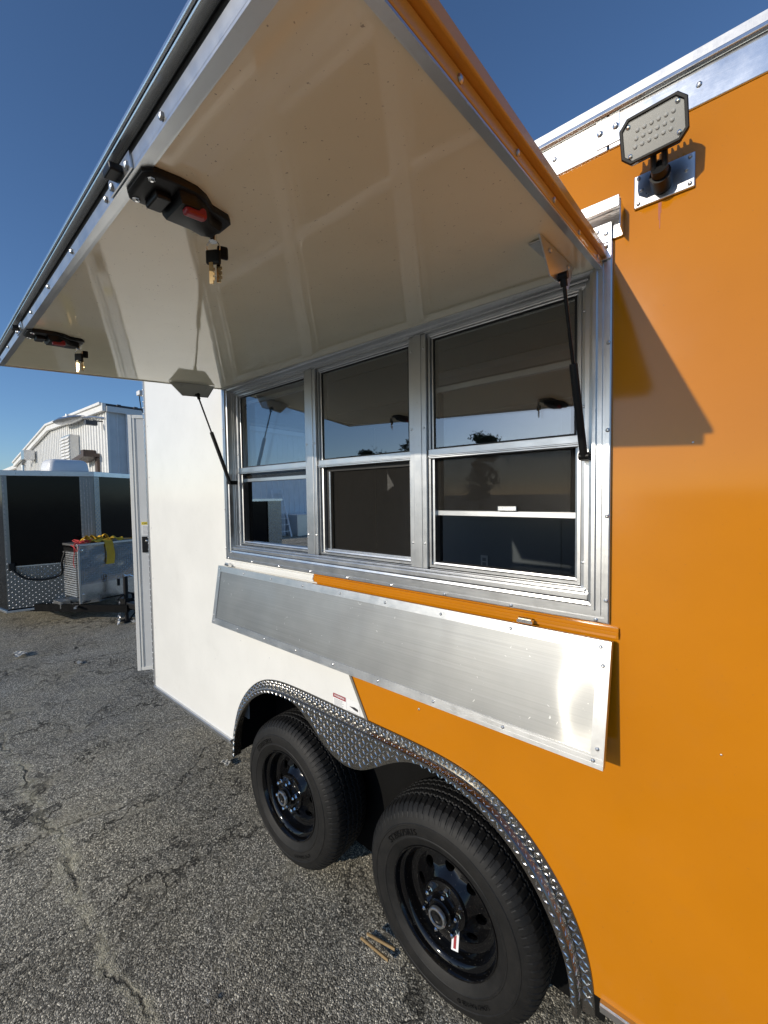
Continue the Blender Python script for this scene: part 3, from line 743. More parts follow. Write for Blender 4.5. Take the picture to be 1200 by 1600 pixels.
def keys(kp, lab):
    k = thing('key_pair', lab, 'keys', (kp.x, kp.y, kp.z - .10), 'keys hanging in the hatch latches')
    A = V3((.80, .55, 0)).normalized(); B = V3((-.55, .80, 0)); 
    MB().tube([kp + V3((0, 0, -.004)) + A * .012 * math.sin(w) + V3((0, 0, .012 * math.cos(w) - .010)) for w in np.linspace(0, 2 * math.pi, 18)], .0012, 6).build('split_ring', 'chrome', k, smooth=40)
    MB().obox(kp + V3((0, 0, -.030)), A, B, Z, .013, .004, .012).build('key_head', 'black_plastic', k, bevel=.003)
    MB().obox(kp + A * .012 + B * .010 + V3((0, 0, -.018)), (A + B * .6).normalized(), (B - A * .6).normalized(), Z, .009, .0035, .011).build('key_head', 'black_plastic', k, bevel=.003)
    for o_, dz in ((-.003, 0), (.006, .006)):
        b = MB(); c = kp + A * o_ + B * o_ + V3((0, 0, -.058 + dz)); b.obox(c, A, B, Z, .0035, .0010, .018)
        for q_ in range(3): b.obox(c + A * .0045 + V3((0, 0, -.010 + q_ * .008)), A, B, Z, .0014, .0009, .0025)
        b.build('key_blade', 'brass', k)
keys(kp1, 'brass keys hanging from the nearer latch under the hatch'); keys(kp2, 'keys hanging from the farther latch near the hatch corner')
# strut brackets + gas struts
def bracket(u, label):
    x0 = HP(u, .2, 0).x
    pts = [HP(u, .075, .001), HP(u, .125, -.060), HP(u, .27, -.060), HP(u, .335, .001)]
    b = MB(); b.poly(pts, (.003, 0, 0)); hbox(b, u - .028 / HW, u, .10, .31, -.0015, .001)
    pl = b.build('strut_bracket', 'alu', hatch)
    b = MB(); b.screw(HP(u, .13, -.012) + X * .0032, X, .006, .004).screw(HP(u, .27, -.012) + X * .0032, X, .006, .004); b.build('bracket_screw', 'steel', hatch, kind='stuff')
bracket(.972, ''); bracket(.030, '')
def strut(top, bot, frac):
    top, bot = V3(top), V3(bot); mid_ = top.lerp(bot, frac); d = (bot - top).normalized()
    s = MB().tube([mid_ - d * .004, mid_, bot], [.0085, .0095, .0095], 16).build('gas_strut', 'black_plastic', T, smooth=40)
    MB().tube([top, mid_], .0042, 12).build('strut_rod', 'black_gloss', s, smooth=40)
    MB().tube([top + X * .010, top - X * .012], .0085, 12).tube([top - d * .004, top + d * .022], .0075, 12).build('strut_end', 'black_plastic', s, smooth=40)
    MB().tube([bot + X * .012, bot - X * .012], .0085, 12).obox(bot + V3((0, .018, 0)), X, Y, Z, .012, .018, .010).build('strut_foot', 'black_plastic', s, smooth=40)
tr_ = HP(.972, .205, -.050) + X * .012; tl_ = HP(.030, .19, -.052) + X * .012
strut(tr_, (.080, -.028, 1.883), .46); strut(tl_, (-1.632, -.028, 1.868), .42)

# ---- work light
lb_ = MB().box(.181, .296, -.008, -.0008, 2.459, 2.533).build('work_light', 'steel', T, bevel=.002, label='bolted aluminium plate carrying the LED floodlight')
b = MB()
for x, z in ((.190, 2.467), (.287, 2.467), (.190, 2.525), (.287, 2.525), (.196, 2.497), (.281, 2.500)): b.screw((x, -.0082, z), -Y, .0045, .004)
b.build('plate_screw', 'steel', lb_, kind='stuff')
b = MB(); b.tube([(.236, -.008, 2.488), (.236, -.050, 2.490)], .020, 20); b.tube([(.236, -.050, 2.490), (.236, -.068, 2.494)], .016, 20); b.tube([(.226, -.062, 2.488), (.226, -.075, 2.512), (.226, -.085, 2.530)], .006, 8).tube([(.246, -.062, 2.488), (.246, -.075, 2.512), (.246, -.085, 2.530)], .006, 8)
b.build('swivel_arm', 'black_plastic', lb_, smooth=40)
LC = V3((.2285, -.105, 2.548)); LN = V3((.02, -.93, -.30)).normalized(); LX = V3((.995, .02, .05)).normalized(); LY = LN.cross(LX).normalized(); LY = LY if LY.z > 0 else -LY; LX = LY.cross(LN) if LY.cross(LN).x > 0 else -LY.cross(LN)
def octo(w, h, c): return [(-w + c, -h), (w - c, -h), (w, -h + c), (w, h - c), (w - c, h), (-w + c, h), (-w, h - c), (-w, -h + c)]
def lp(p, n): return LC + LX * p[0] + LY * p[1] + LN * n
b = MB()
lv = [(octo(.048, .030, .012), -.028), (octo(.058, .041, .015), -.012), (octo(.060, .043, .016), .006), (octo(.058, .041, .015), .010), (octo(.054, .037, .013), .010), (octo(.053, .036, .013), .006)]
for pl, n in lv: b.v += [tuple(lp(p, n)) for p in pl]
for L in range(len(lv) - 1):
    for k in range(8): b.f.append((L * 8 + k, L * 8 + (k + 1) % 8, (L + 1) * 8 + (k + 1) % 8, (L + 1) * 8 + k))
b.f.append(tuple(range(8))[::-1])
for k in range(9): b.obox(lp((-.044 + k * .011, 0), -.034), LX, LY, LN, .0015, .030, .010)
b.build('lamp_housing', 'black_plastic', lb_)
b = MB(); b.poly([lp(p, .0055) for p in octo(.053, .036, .013)], LN * -.003); b.build('lamp_lens', 'lens', lb_)
b = MB()
for r_ in range(3):
    for c_ in range(6): b.screw(lp((-.033 + c_ * .0125 + r_ * .003, -.014 + r_ * .014), .0056), LN, .0042, .003)
b.build('led_dot', 'lens_dot', lb_, kind='stuff')
b = MB()
for sx in (-1, 1):
    for sy in (-1, 1): b.screw(lp((sx * .043, sy * .027), .0056), LN, .0048, .004)
b.build('lens_screw', 'chrome', lb_, kind='stuff')
b = MB()
for x, z0_, z1_, w in ((.2295, 2.418, 2.456, .0010), (.2318, 2.398, 2.456, .0013), (.2340, 2.432, 2.456, .0008)):
    b.hexa([(x - w * .5, -.0008, z0_), (x + w * .4, -.0008, z0_), (x + w * .4, -.0001, z0_), (x - w * .5, -.0001, z0_), (x - w, -.0008, z1_), (x + w, -.0008, z1_), (x + w, -.0001, z1_), (x - w, -.0001, z1_)])
b.each('rust_streak', 'streak', T)
# ---- ledge strip under the window, in two colours, and the folded-down shelf
def ledge(x0, x1, mt):
    MB().box(x0, x1, -.010, -.0006, 1.419, 1.447).box(x0, x1, -.014, -.0102, 1.428, 1.438).build('ledge_strip', mt, T, bevel=.002)
ledge(-1.735, -1.004, 'white'); ledge(-1.000, .159, 'orange')
MB().box(-.092, -.048, -.036, -.0142, 1.424, 1.432).tube([(-.088, -.030, 1.434), (-.052, -.030, 1.434)], .005, 10).build('shelf_catch', 'chrome', T)
MB().box(-1.70, -1.66, -.036, -.0142, 1.424, 1.432).tube([(-1.70, -.030, 1.434), (-1.665, -.030, 1.434)], .005, 10).build('shelf_catch', 'chrome', T)
sA, sB, sC, sD = V3((-1.752, -.040, 1.420)), V3((.149, -.040, 1.420)), V3((-1.735, -.096, 1.119)), V3((.143, -.096, 1.121))
sN = (sB - sA).cross(sC - sA).normalized(); sN = sN if sN.y < 0 else -sN
def sp_(u, v, n): return sA * (1 - u) * (1 - v) + sB * u * (1 - v) + sC * (1 - u) * v + sD * u * v + sN * n
def sbox(b, u0, u1, v0, v1, n0, n1):
    return b.hexa([sp_(u0, v0, n0), sp_(u1, v0, n0), sp_(u1, v1, n0), sp_(u0, v1, n0), sp_(u0, v0, n1), sp_(u1, v0, n1), sp_(u1, v1, n1), sp_(u0, v1, n1)])
shelf = MB()
NS1, NS2 = 30, 6
for i in range(NS1 + 1):
    for j in range(NS2 + 1): shelf.v.append(tuple(sp_(.004 + .992 * i / NS1, .02 + .96 * j / NS2, -.0005)))
shelf.f = [(i * (NS2 + 1) + j, (i + 1) * (NS2 + 1) + j, (i + 1) * (NS2 + 1) + j + 1, i * (NS2 + 1) + j + 1) for i in range(NS1) for j in range(NS2)]
sbox(shelf, .005, .995, .02, .98, -.022, -.004)
so_ = shelf.build('serving_shelf', 'sheet', T, label='brushed aluminium serving shelf folded down below the windows')
b = MB(); fu, fv = .030 / 1.9, .030 / .307
sbox(b, 0, 1, 0, fv, -.001, .003); sbox(b, 0, 1, 1 - fv, 1, -.001, .003); sbox(b, 0, fu, fv, 1 - fv, -.001, .003); sbox(b, 1 - fu, 1, fv, 1 - fv, -.001, .003)
sbox(b, 0, 1, 0, .010, -.024, -.0012); sbox(b, 0, 1, .990, 1, -.024, -.0012); sbox(b, 0, .0016, .0102, .9898, -.024, -.0012); sbox(b, .9984, 1, .0102, .9898, -.024, -.0012)
sbox(b, 0, 1, fv * .3, fv * .38, .0031, .0042); sbox(b, 0, 1, fv * .72, fv * .80, .0031, .0042); sbox(b, 0, 1, 1 - fv * .38, 1 - fv * .3, .0031, .0042); sbox(b, 0, 1, 1 - fv * .8, 1 - fv * .72, .0031, .0042)
b.each('shelf_frame', 'alu_dull', so_)
b = MB()
for u in np.linspace(.012, .988, 9): b.screw(sp_(u, fv * .55, .0031), sN, .005, .0035); b.screw(sp_(u, 1 - fv * .55, .0031), sN, .005, .0035)
for v in (.2, .85):
    for u in (fu * .5, 1 - fu * .5): b.screw(sp_(u, v, .0031), sN, .005, .0035)
b.build('shelf_screw', 'steel', so_, kind='stuff')
b = MB(); b.screw((-.459, -.0003, 1.031), -Y, .005, .003)
for x, z in ((-1.36, .99), (-1.62, 1.02), (-1.9, .85), (.30, 1.9), (.36, 1.2)): b.screw((x, -.0003, z), -Y, .0025, .0012)
b.build('wall_rivet', 'steel', T, kind='stuff')
# ---- warning decal
dc = MB().box(-.902, -.748, -.0014, -.0004, .900, .957).build('warning_decal', 'sticker', T)
MB().box(-.901, -.826, -.0018, -.0015, .939, .956).build('decal_header', 'red', dc)
text('WARNING', .0125, 'sticker', dc, (-.8635, -.0019, .9475), X, Z, 'decal_lettering', .0002, .0003)
b = MB()
for k in range(6): b.box(-.895, -.895 + random.uniform(.045, .062), -.0017, -.0015, .932 - k * .005, .9338 - k * .005)
for k in range(2): b.box(-.818, -.755, -.0017, -.0015, .904 + k * .004, .9055 + k * .004)
b.box(-.822, -.8212, -.0017, -.0015, .901, .956)
b.build('decal_small_print', 'greyink', dc, kind='stuff')
MB().poly([(-.805, -.0017, .928), (-.775, -.0017, .920), (-.757, -.0017, .918), (-.757, -.0017, .928), (-.775, -.0017, .932)], (0, .0002, 0)).build('decal_pictogram', 'ink', dc)
# ---- far-end door, swung right open
DH, DF = V3((XL - .02, .70, 0)), V3((-3.29, .055, 0))
DA = (DF - DH).normalized(); DN = V3((-DA.y, DA.x, 0)); DN = DN if DN.x > 0 else -DN
dl = (DF - DH).length
def dbox(b, a0, a1, n0, n1, z0, z1):
    P = lambda a, n, z: DH + DA * a + DN * n + Z * z
    return b.hexa([P(a0, n0, z0), P(a1, n0, z0), P(a1, n1, z0), P(a0, n1, z0), P(a0, n0, z1), P(a1, n0, z1), P(a1, n1, z1), P(a0, n1, z1)])
zd0, zd1 = .385, 2.46
door = dbox(MB(), .02, dl - .02, -.035, 0, zd0 + .02, zd1 - .02).build('end_door', 'door', T, label='off white end door swung wide open')
b = MB(); dbox(b, dl - .026, dl, -.04, .010, zd0, zd1); dbox(b, dl - .045, dl - .0265, -.0, .006, zd0, zd1); dbox(b, dl - .052, dl - .0455, 0, .003, zd0 + .03, zd1 - .03)
dbox(b, 0, dl - .0265, -.04, .008, zd1 - .026, zd1); dbox(b, 0, dl - .0265, -.04, .008, zd0, zd0 + .026); dbox(b, 0, .026, -.04, .008, zd0 + .027, zd1 - .027)
b.build('door_frame', 'white', door, bevel=.002)
zl = 1.79 - (849 - 775) / 629 * 3.16
b = MB(); dbox(b, dl - .17, dl - .068, 0, .012, zl - .065, zl + .065); lk = b.build('door_lock', 'black_plastic', door, bevel=.004)
b = MB(); cc = DH + DA * (dl - .105) + DN * .0125 + Z * (zl + .03); b.screw(cc, DN, .010, .005); b.build('lock_button', 'chrome', door)
b = MB(); dbox(b, dl - .172, dl - .066, .0004, .001, zl + .075, zl + .185); ds = b.build('caution_sticker', 'sticker', door)
b = MB(); dbox(b, dl - .171, dl - .067, .0011, .0014, zl + .160, zl + .184); b.build('sticker_header', 'yellow', door)
text('CAUTION', .020, 'ink', door, DH + DA * (dl - .119) + DN * .0016 + Z * (zl + .172), -DA if (-DA).cross(Z).dot(DN) > 0 else DA, Z, 'sticker_lettering', .0002, .0004)
b = MB()
for k in range(7): dbox(b, dl - .162, dl - .076, .0011, .0013, zl + .085 + k * .010, zl + .088 + k * .010)
b.build('sticker_small_print', 'greyink', door, kind='stuff')
# ---- little lamp on a stalk at the far top corner
b = MB(); b.tube([(-2.835, .02, 2.36), (-2.85, .015, 2.53)], .007, 8).box(-2.84, -2.812, .0, .04, 2.37, 2.40); ls = b.build('corner_lamp', 'steel', T)
MB().obox((-2.865, .005, 2.548), X, Y, Z, .028, .022, .016).build('lamp_head', 'ac', ls, bevel=.004)
MB().tube([(-2.885, .0, 2.54), (-2.905, .01, 2.50), (-2.9, .015, 2.44), (-2.845, .018, 2.39)], .004, 6).build('lamp_wire', 'black_plastic', ls)

# ================================================================== black trailer with a tongue box
A0 = V3((-6.92, .76, 0)); ax = V3((math.cos(R(8.6)), math.sin(R(8.6)), 0)); ay = V3((-ax.y, ax.x, 0))
BT = thing('black_cargo_trailer', 'black v-nosed cargo trailer with diamond plate trim and tongue box', 'trailer', (-8.5, .5, 0))
hw, nd = .93, .43
zb_, zt_ = .26, 2.205
pl = [A0, A0 - ax * nd - ay * hw, A0 - ax * (nd + 4.2) - ay * hw, A0 - ax * (nd + 4.2) + ay * hw, A0 - ax * nd + ay * hw]
MB().poly([p + Z * zb_ for p in pl], Z * (zt_ - .07 - zb_)).build('body_panel', 'black_panel', BT)
big = [A0 + ax * .02, A0 - ax * nd - ay * (hw + .02), A0 - ax * (nd + 4.22) - ay * (hw + .02), A0 - ax * (nd + 4.22) + ay * (hw + .02), A0 - ax * nd + ay * (hw + .02)]
MB().poly([p + Z * (zt_ - .072) for p in big], Z * .075).each('roof_rail', 'alu', BT, bevel=.004)
MB().poly([p + Z * zb_ - Z * .03 for p in big], Z * .032).each('bottom_rail', 'alu', BT, bevel=.003)
b = MB()
P0, P1, P2 = pl[1], pl[0], pl[4]
dL = (P1 - P0).normalized(); nL = dL.cross(Z); lenL = (P1 - P0).length
dR = (P2 - P1).normalized(); nR = dR.cross(Z)
for k in range(4): b.screw(P0 + dL * (.15 + k * .27) + nL * .023 + Z * (zt_ - .035), nL, .008, .006)
b.build('rail_screw', 'steel', BT, kind='stuff')
def plate(nm_, O, A, N, a0, a1, z0, z1, pitch=.036):
    g = MB().hexa([O + A * a0 + N * .001 + Z * z0, O + A * a1 + N * .001 + Z * z0, O + A * a1 + N * .004 + Z * z0, O + A * a0 + N * .004 + Z * z0,
                   O + A * a0 + N * .001 + Z * z1, O + A * a1 + N * .001 + Z * z1, O + A * a1 + N * .004 + Z * z1, O + A * a0 + N * .004 + Z * z1]).build(nm_, 'plate_far', BT)
    MB().tread(O + A * a0 + N * .0041 + Z * z0, A, Z, N, a1 - a0, z1 - z0, pitch, .016, .006, .005).build('raised_tread', 'tread', g, kind='stuff')
    return g
zg = .26 + .60
plate('stone_guard', P0, dL, nL, .0, lenL - .001, .28, zg)
plate('corner_plate', P0, dL, nL, .0, .055, zg + .001, zt_ - .075)
plate('nose_plate', P0, dL, nL, lenL - .17, lenL - .001, zg + .001, zt_ - .075)
plate('nose_plate', P1, dR, nR, .001, .10, .28, zt_ - .075, .03)
MB().poly([P0 + nL * .004 + dL * .055 + Z * zg, P0 + nL * .008 + dL * .055 + Z * zg, P0 + nL * .008 + dL * .055 + Z * (zg + .015), P0 + nL * .004 + dL * .055 + Z * (zg + .015)], dL * (lenL - .23)).build('guard_edge', 'alu', BT)
# roof units
def lerp_box(nm_, c, la, lb2, h, mt, taper=.8, bev=.05):
    b = MB(); P = []
    for z, s in ((0, 1), (h, taper)):
        for i, j in ((-1, -1), (1, -1), (1, 1), (-1, 1)): P.append(V3(c) + ax * (la * i * s) + ay * (lb2 * j * s) + Z * z)
    b.hexa(P); return b.build(nm_, mt, BT, smooth=50, bevel=bev, seg=4)
lerp_box('air_conditioner', (-8.0, .66, 2.205), .20, .30, .245, 'ac', .88, .08)
lerp_box('roof_vent', (-8.85, .46, 2.205), .14, .13, .10, 'ac', .85, .02)
lerp_box('roof_vent', (-9.9, -.05, 2.205), .2, .2, .12, 'bdark', .8, .02)
# tongue box
bx = A0 + ax * .40; BXf = bx.x
def tb(a0, a1, b0, b1, z0, z1, g=None):
    g = g or MB(); P = lambda a, c, z: V3((A0.x, A0.y, 0)) + ax * a + ay * c + Z * z
    return g.hexa([P(a0, b0, z0), P(a1, b0, z0), P(a1, b1, z0), P(a0, b1, z0), P(a0, b0, z1), P(a1, b0, z1), P(a1, b1, z1), P(a0, b1, z1)])
a0, a1, c0, c1, z0, z1 = -.10, .36, -.385, .44, .33, 1.135
gb = tb(a0, a1, c0, c1, z0, z1).build('tongue_box', 'plate_box', BT, label='diamond plate generator box on the trailer tongue')
PP = lambda a, c, z: A0 + ax * a + ay * c + Z * z
MB().tread(PP(a1 + .0005, c0 + .02, z0 + .26), ay, Z, ax, c1 - c0 - .04, z1 - z0 - .28, .032, .018, .006, .007).build('raised_tread', 'tread', gb, kind='stuff')
b = MB(); tb(a1 + .0005, a1 + .005, c0 + .02, c1 - .02, z0 + .02, z0 + .255, b); b.build('box_door_panel', 'alu_bright', gb)
b = MB(); tb(a1 - .02, a1 + .007, c0 - .007, c0 + .018, z0 - .005, z1 + .005, b); tb(a0, a1 + .008, c0 - .008, c1 + .008, z1 + .001, z1 + .03, b); b.build('box_lid', 'alu', gb, bevel=.003)
b = MB(); tb(a0 + .03, a1 - .025, c0 - .0012, c0 - .0002, z0 + .09, z1 - .03, b); b.build('louvre_gap_shade', 'black_matte', gb)  # black sheet standing in for the shade in the gaps between slats
for k in range(20):
    z = z0 + .10 + k * .032
    P = [PP(a0 + .05, c0 - .001, z), PP(a1 - .03, c0 - .001, z), PP(a1 - .03, c0 - .024, z - .004), PP(a0 + .05, c0 - .024, z - .004), PP(a0 + .05, c0 - .001, z + .020), PP(a1 - .03, c0 - .002, z + .020), PP(a1 - .03, c0 - .020, z + .012), PP(a0 + .05, c0 - .020, z + .012)]
    MB().hexa(P).build('louvre_slat', 'alu', gb)
b = MB(); b.screw(PP(a1 + .006, c0 + .04, z0 + .12), ax, .018, .012); b.screw(PP(a1 + .006, c0 + .04, z1 - .06), ax, .02, .008); b.build('box_catch', 'chrome', gb)
b = MB(); tb(a1 + .0056, a1 + .012, .10, .135, z0 + .16, z0 + .26, b); b.build('box_handle', 'black_plastic', gb)
# tongue, coupler, jack, chains
b = MB()
for s in (-1, 1):
    p, q_ = PP(-.5, s * .75, .26), PP(.95, s * .05, .26); d = (q_ - p).normalized(); n_ = d.cross(Z)
    b.obox((p + q_) / 2, d, n_, Z, (q_ - p).length / 2, .025, .05)
b.each('tongue', 'black_matte', BT)
MB().obox(PP(1.02, 0, .30), ax, ay, Z, .12, .05, .04).build('coupler', 'black_plastic', BT, bevel=.01)
jc = PP(.66, .07, 0)
b = MB(); b.tube([jc + Z * .34, jc + Z * .66], .030, 14).tube([jc + Z * .03, jc + Z * .36], .024, 14).obox(jc + Z * .015, ax, ay, Z, .07, .07, .012).obox(jc + Z * .26, ax, ay, Z, .07, .05, .09)
jk = b.build('tongue_jack', 'black_plastic', BT, smooth=40)
MB().tube([jc + Z * .66, jc + Z * .675, jc + Z * .675 + ay * .06, jc + Z * .645 + ay * .11], .007, 8).tube([jc + Z * .675 + ay * .0, jc + Z * .69 - ay * .02], .010, 8).build('jack_crank', 'chrome', jk)
b = MB()
for s in (-1, 1):
    for k in range(16):
        t_ = k / 15; c = jc - ay * (.10 * s) + ax * (.02 + .05 * t_) + Z * (.30 - .28 * math.sin(t_ * math.pi * .55)) - ay * (s * .05 * t_)
        a_ = V3((random.uniform(-1, 1), random.uniform(-1, 1), random.uniform(-1, 1))).normalized(); o_ = a_.orthogonal().normalized()
        b.tube([c + a_ * .018 * math.cos(w) + o_ * .011 * math.sin(w) for w in np.linspace(0, 2 * math.pi, 9)], .0045, 5)
b.build('safety_chain', 'steel', BT, kind='stuff')
b = MB()
b.tube([jc + Z * .34 - ay * .12, jc + Z * .40 - ay * .05, jc + Z * .42 + ay * .03, jc + Z * .38 + ay * .13, jc + Z * .25 + ay * .17], .012, 8).tube([jc + Z * .3 + ay * .1, jc + Z * .12 + ay * .13, jc + Z * .03 + ay * .05], .010, 8)
b.build('breakaway_cable', 'black_plastic', BT)
MB().obox(PP(.25, -.36, .29), (ax * .8 - ay * .6).normalized(), (ay * .8 + ax * .6).normalized(), Z, .16, .015, .012).build('safety_prop', 'alu', BT)
MB().obox(PP(-.05, -.45, .30), ax, ay, Z, .12, .06, .05).build('step_bracket', 'alu_dull', BT)
# wheels of it (mostly out of sight)
b = MB()
for s in (-1, 1):
    for k in range(2):
        c = PP(-2.4 - .8 * k, s * (hw + .05), .33); b.lathe_y((c.x, c.y, c.z), [(.2, -.1), (.32, -.1), (.33, -.06), (.33, .06), (.32, .1), (.2, .1)], 28)
b.each('trailer_tyre', 'tyre', BT)
# power cable along the stone guard
cp = [P0 + dL * .06 + nL * .03 + Z * .88, P0 + dL * .10 + nL * .06 + Z * .80, P0 + dL * .22 + nL * .09 + Z * .70, P0 + dL * .42 + nL * .10 + Z * .665, P0 + dL * .60 + nL * .10 + Z * .72, PP(-.02, c0 - .05, .90), PP(.02, c0 - .02, 1.05)]
def bez(P, n=40):
    P = [V3(p) for p in P]; out = []
    for i in range(len(P) - 1):
        p0 = P[max(i - 1, 0)]; p1 = P[i]; p2 = P[i + 1]; p3 = P[min(i + 2, len(P) - 1)]
        for k in range(8):
            t = k / 8; out.append(.5 * ((2 * p1) + (p2 - p0) * t + (2 * p0 - 5 * p1 + 4 * p2 - p3) * t * t + (3 * p1 - p0 - 3 * p2 + p3) * t ** 3))
    return out + [P[-1]]
c_ = MB().tube(bez(cp), .014, 8).build('power_cable', 'black_plastic', BT, smooth=60)
MB().obox(P0 + dL * .07 + nL * .03 + Z * .87, dL, Z, nL, .035, .05, .035).build('cable_socket', 'black_plastic', BT, bevel=.01)
# straps and rope lying on the box
st = thing('ratchet_strap', 'bunched yellow webbing strap draped over the diamond plate box', 'strap', PP(.2, 0, z1 + .03))
def ribbon(path, wdir, w, mt, parent, nm_='webbing'):
    b = MB(); P = bez(path); k = len(P); wd = V3(wdir).normalized() * w
    for p in P: b.v += [tuple(p - wd), tuple(p + wd)]
    b.f = [(2 * i, 2 * i + 1, 2 * i + 3, 2 * i + 2) for i in range(k - 1)]
    o = b.build(nm_, mt, parent); md = o.modifiers.new('thickness', 'SOLIDIFY'); md.thickness = .004; return o
zt2 = z1 + .035
ribbon([PP(.05, -.05, zt2 + .02), PP(.22, -.02, zt2 + .035), PP(.36, .0, zt2 + .01), PP(.385, .01, zt2 - .08), PP(.39, .02, zt2 - .20), PP(.40, .0, zt2 - .33)], ay, .055, 'strap', st)
ribbon([PP(.25, -.30, zt2), PP(.28, -.22, zt2 + .05), PP(.25, -.1, zt2 + .015), PP(.3, .05, zt2 + .045), PP(.26, .2, zt2 + .02), PP(.3, .38, zt2 + .01)], ax, .03, 'strap', st)
for k in range(14):
    cx = PP(.22 + random.uniform(-.08, .1), -.14 + random.uniform(-.10, .42), zt2 + .012)
    ribbon([cx - ay * .09, cx + Z * random.uniform(.03, .09) - ay * .03, cx + ax * random.uniform(-.05, .05) + Z * .004 + ay * .03, cx + ay * .10 + Z * random.uniform(.01, .03)], (ax + Z * random.uniform(-.8, .8)).normalized(), .032, 'strap', st)
rp = thing('red_cord', 'tangled red cord spilling over the left edge of the diamond plate box', 'cord', PP(.2, -.3, z1 + .03))
b = MB()
for k in range(4):
    P = [PP(.22 + random.uniform(-.12, .12), -.30 + random.uniform(-.06, .12), zt2 + random.uniform(0, .05)) for _ in range(6)]; b.tube(bez(P), .006, 6)
b.tube(bez([PP(.30, -.30, zt2), PP(.30, c0 - .01, zt2 + .0), PP(.31, c0 - .022, zt2 - .12), PP(.27, c0 - .022, zt2 - .26), PP(.30, c0 - .02, zt2 - .33)]), .006, 6)
b.tube(bez([PP(.33, -.28, zt2), PP(.36, -.36, zt2 - .0), PP(.37, c0 - .014, zt2 - .10), PP(.33, c0 - .025, zt2 - .05), PP(.2, c0 - .02, zt2 - .02)]), .005, 6)
b.build('cord_loop', 'rope', rp, smooth=60)
rg = thing('crumpled_rag', 'crumpled cream rag between the red cord and yellow strap', 'rag', PP(.22, -.2, z1 + .03))
b = MB(); 
for k in range(5):
    c = PP(.22 + random.uniform(-.05, .05), -.20 + random.uniform(-.05, .05), zt2 + .02 + random.uniform(0, .02)); P = []
    for i in range(7):
        for j in range(6):
            w = i * 2 * math.pi / 7; ph = (j / 5 - .5) * math.pi; r_ = .035 * random.uniform(.75, 1.25); P.append(c + V3((math.cos(w) * math.cos(ph) * r_, math.sin(w) * math.cos(ph) * r_, math.sin(ph) * r_ * .7)))
    b.add(P, [(i * 6 + j, ((i + 1) % 7) * 6 + j, ((i + 1) % 7) * 6 + j + 1, i * 6 + j + 1) for i in range(7) for j in range(5)])
b.build('cloth_fold', 'rag', rg, smooth=60)

# ================================================================== metal building
BL = thing('metal_building', 'white ribbed metal building behind the black trailer', 'building', (-22, 12, 0))
gyy, gxx, yend = 3.35, -15.0, 34.0
roof = [(-15.0, 4.86), (-22.4, 5.06), (-30.6, 3.92)]
def rz(x): return float(np.interp(-x, [-a for a, _ in roof], [c for _, c in roof]))
def ribbed(P0_, A_, N_, L_, topf, nm_, mt):
    b = MB(); a = 0; prof_ = []
    while a < L_:
        for da, n_ in ((0, 0), (.215, 0), (.232, .035), (.268, .035), (.285, 0)): prof_.append((a + da, n_))
        a += .30
    prof_ = [(min(a_, L_), n_) for a_, n_ in prof_] + [(L_, 0)]
    V = []
    for a_, n_ in prof_:
        p = V3(P0_) + A_ * a_ + N_ * n_; V += [p, p + Z * topf(p)]
    b.add(V, [(2 * i, 2 * i + 2, 2 * i + 3, 2 * i + 1) for i in range(len(prof_) - 1) if prof_[i + 1][0] > prof_[i][0]])
    return b.build(nm_, mt, BL)
ribbed((gxx, gyy, 0), -X, -Y, 15.6, lambda p: rz(p.x) - .05, 'gable_wall', 'bwall')
ribbed((gxx, gyy + .02, 0), Y, X, yend - gyy, lambda p: 4.78, 'side_wall', 'bwall_side')
b = MB()
for (xa, za), (xb, zb2) in zip(roof[:-1], roof[1:]):
    b.hexa([(xa + (.08 if xa == -15 else 0), gyy - .16, za - .22), (xb, gyy - .16, zb2 - .22), (xb, gyy - .06, zb2 - .22), (xa + (.08 if xa == -15 else 0), gyy - .06, za - .22),
            (xa + (.08 if xa == -15 else 0), gyy - .16, za + .03), (xb, gyy - .16, zb2 + .03), (xb, gyy - .06, zb2 + .03), (xa + (.08 if xa == -15 else 0), gyy - .06, za + .03)])
    b.hexa([(xa, gyy - .22, za - .02), (xb, gyy - .22, zb2 - .02), (xb, gyy - .161, zb2 - .02), (xa, gyy - .161, za - .02), (xa, gyy - .22, za + .06), (xb, gyy - .22, zb2 + .06), (xb, gyy - .161, zb2 + .06), (xa, gyy - .161, za + .06)])
b.each('rake_trim', 'bwall', BL)
b = MB()
for (xa, za), (xb, zb2) in zip(roof[:-1], roof[1:]):
    b.hexa([(xa, gyy - .05, za - .02), (xb, gyy - .05, zb2 - .02), (xb, yend, zb2 - .02), (xa, yend, za - .02), (xa, gyy - .05, za + .04), (xb, gyy - .05, zb2 + .04), (xb, yend, zb2 + .04), (xa, yend, za + .04)])
b.each('roof', 'bdark', BL)
MB().box(-14.98, -14.86, gyy - .05, yend, 4.62, 4.80).build('gutter', 'bwall', BL)
b = MB()
for k in range(60): b.obox((-14.92, gyy + .3 + k * .5, 4.865), X, Y, Z, .07, .05, .025)
b.build('roof_rib_end', 'bdark', BL, kind='stuff')
MB().box(-14.93, -14.83, 3.85, 3.95, 0, 4.62).build('downspout', 'ac', BL)
MB().box(-15.02, -14.94, gyy - .05, gyy + .03, 0, 4.65).build('corner_trim', 'bwall', BL)
lv_ = MB().box(-19.45, -18.2, gyy - .30, gyy - .036, 3.05, 4.22).build('louvre_vent', 'alu_dull', BL)
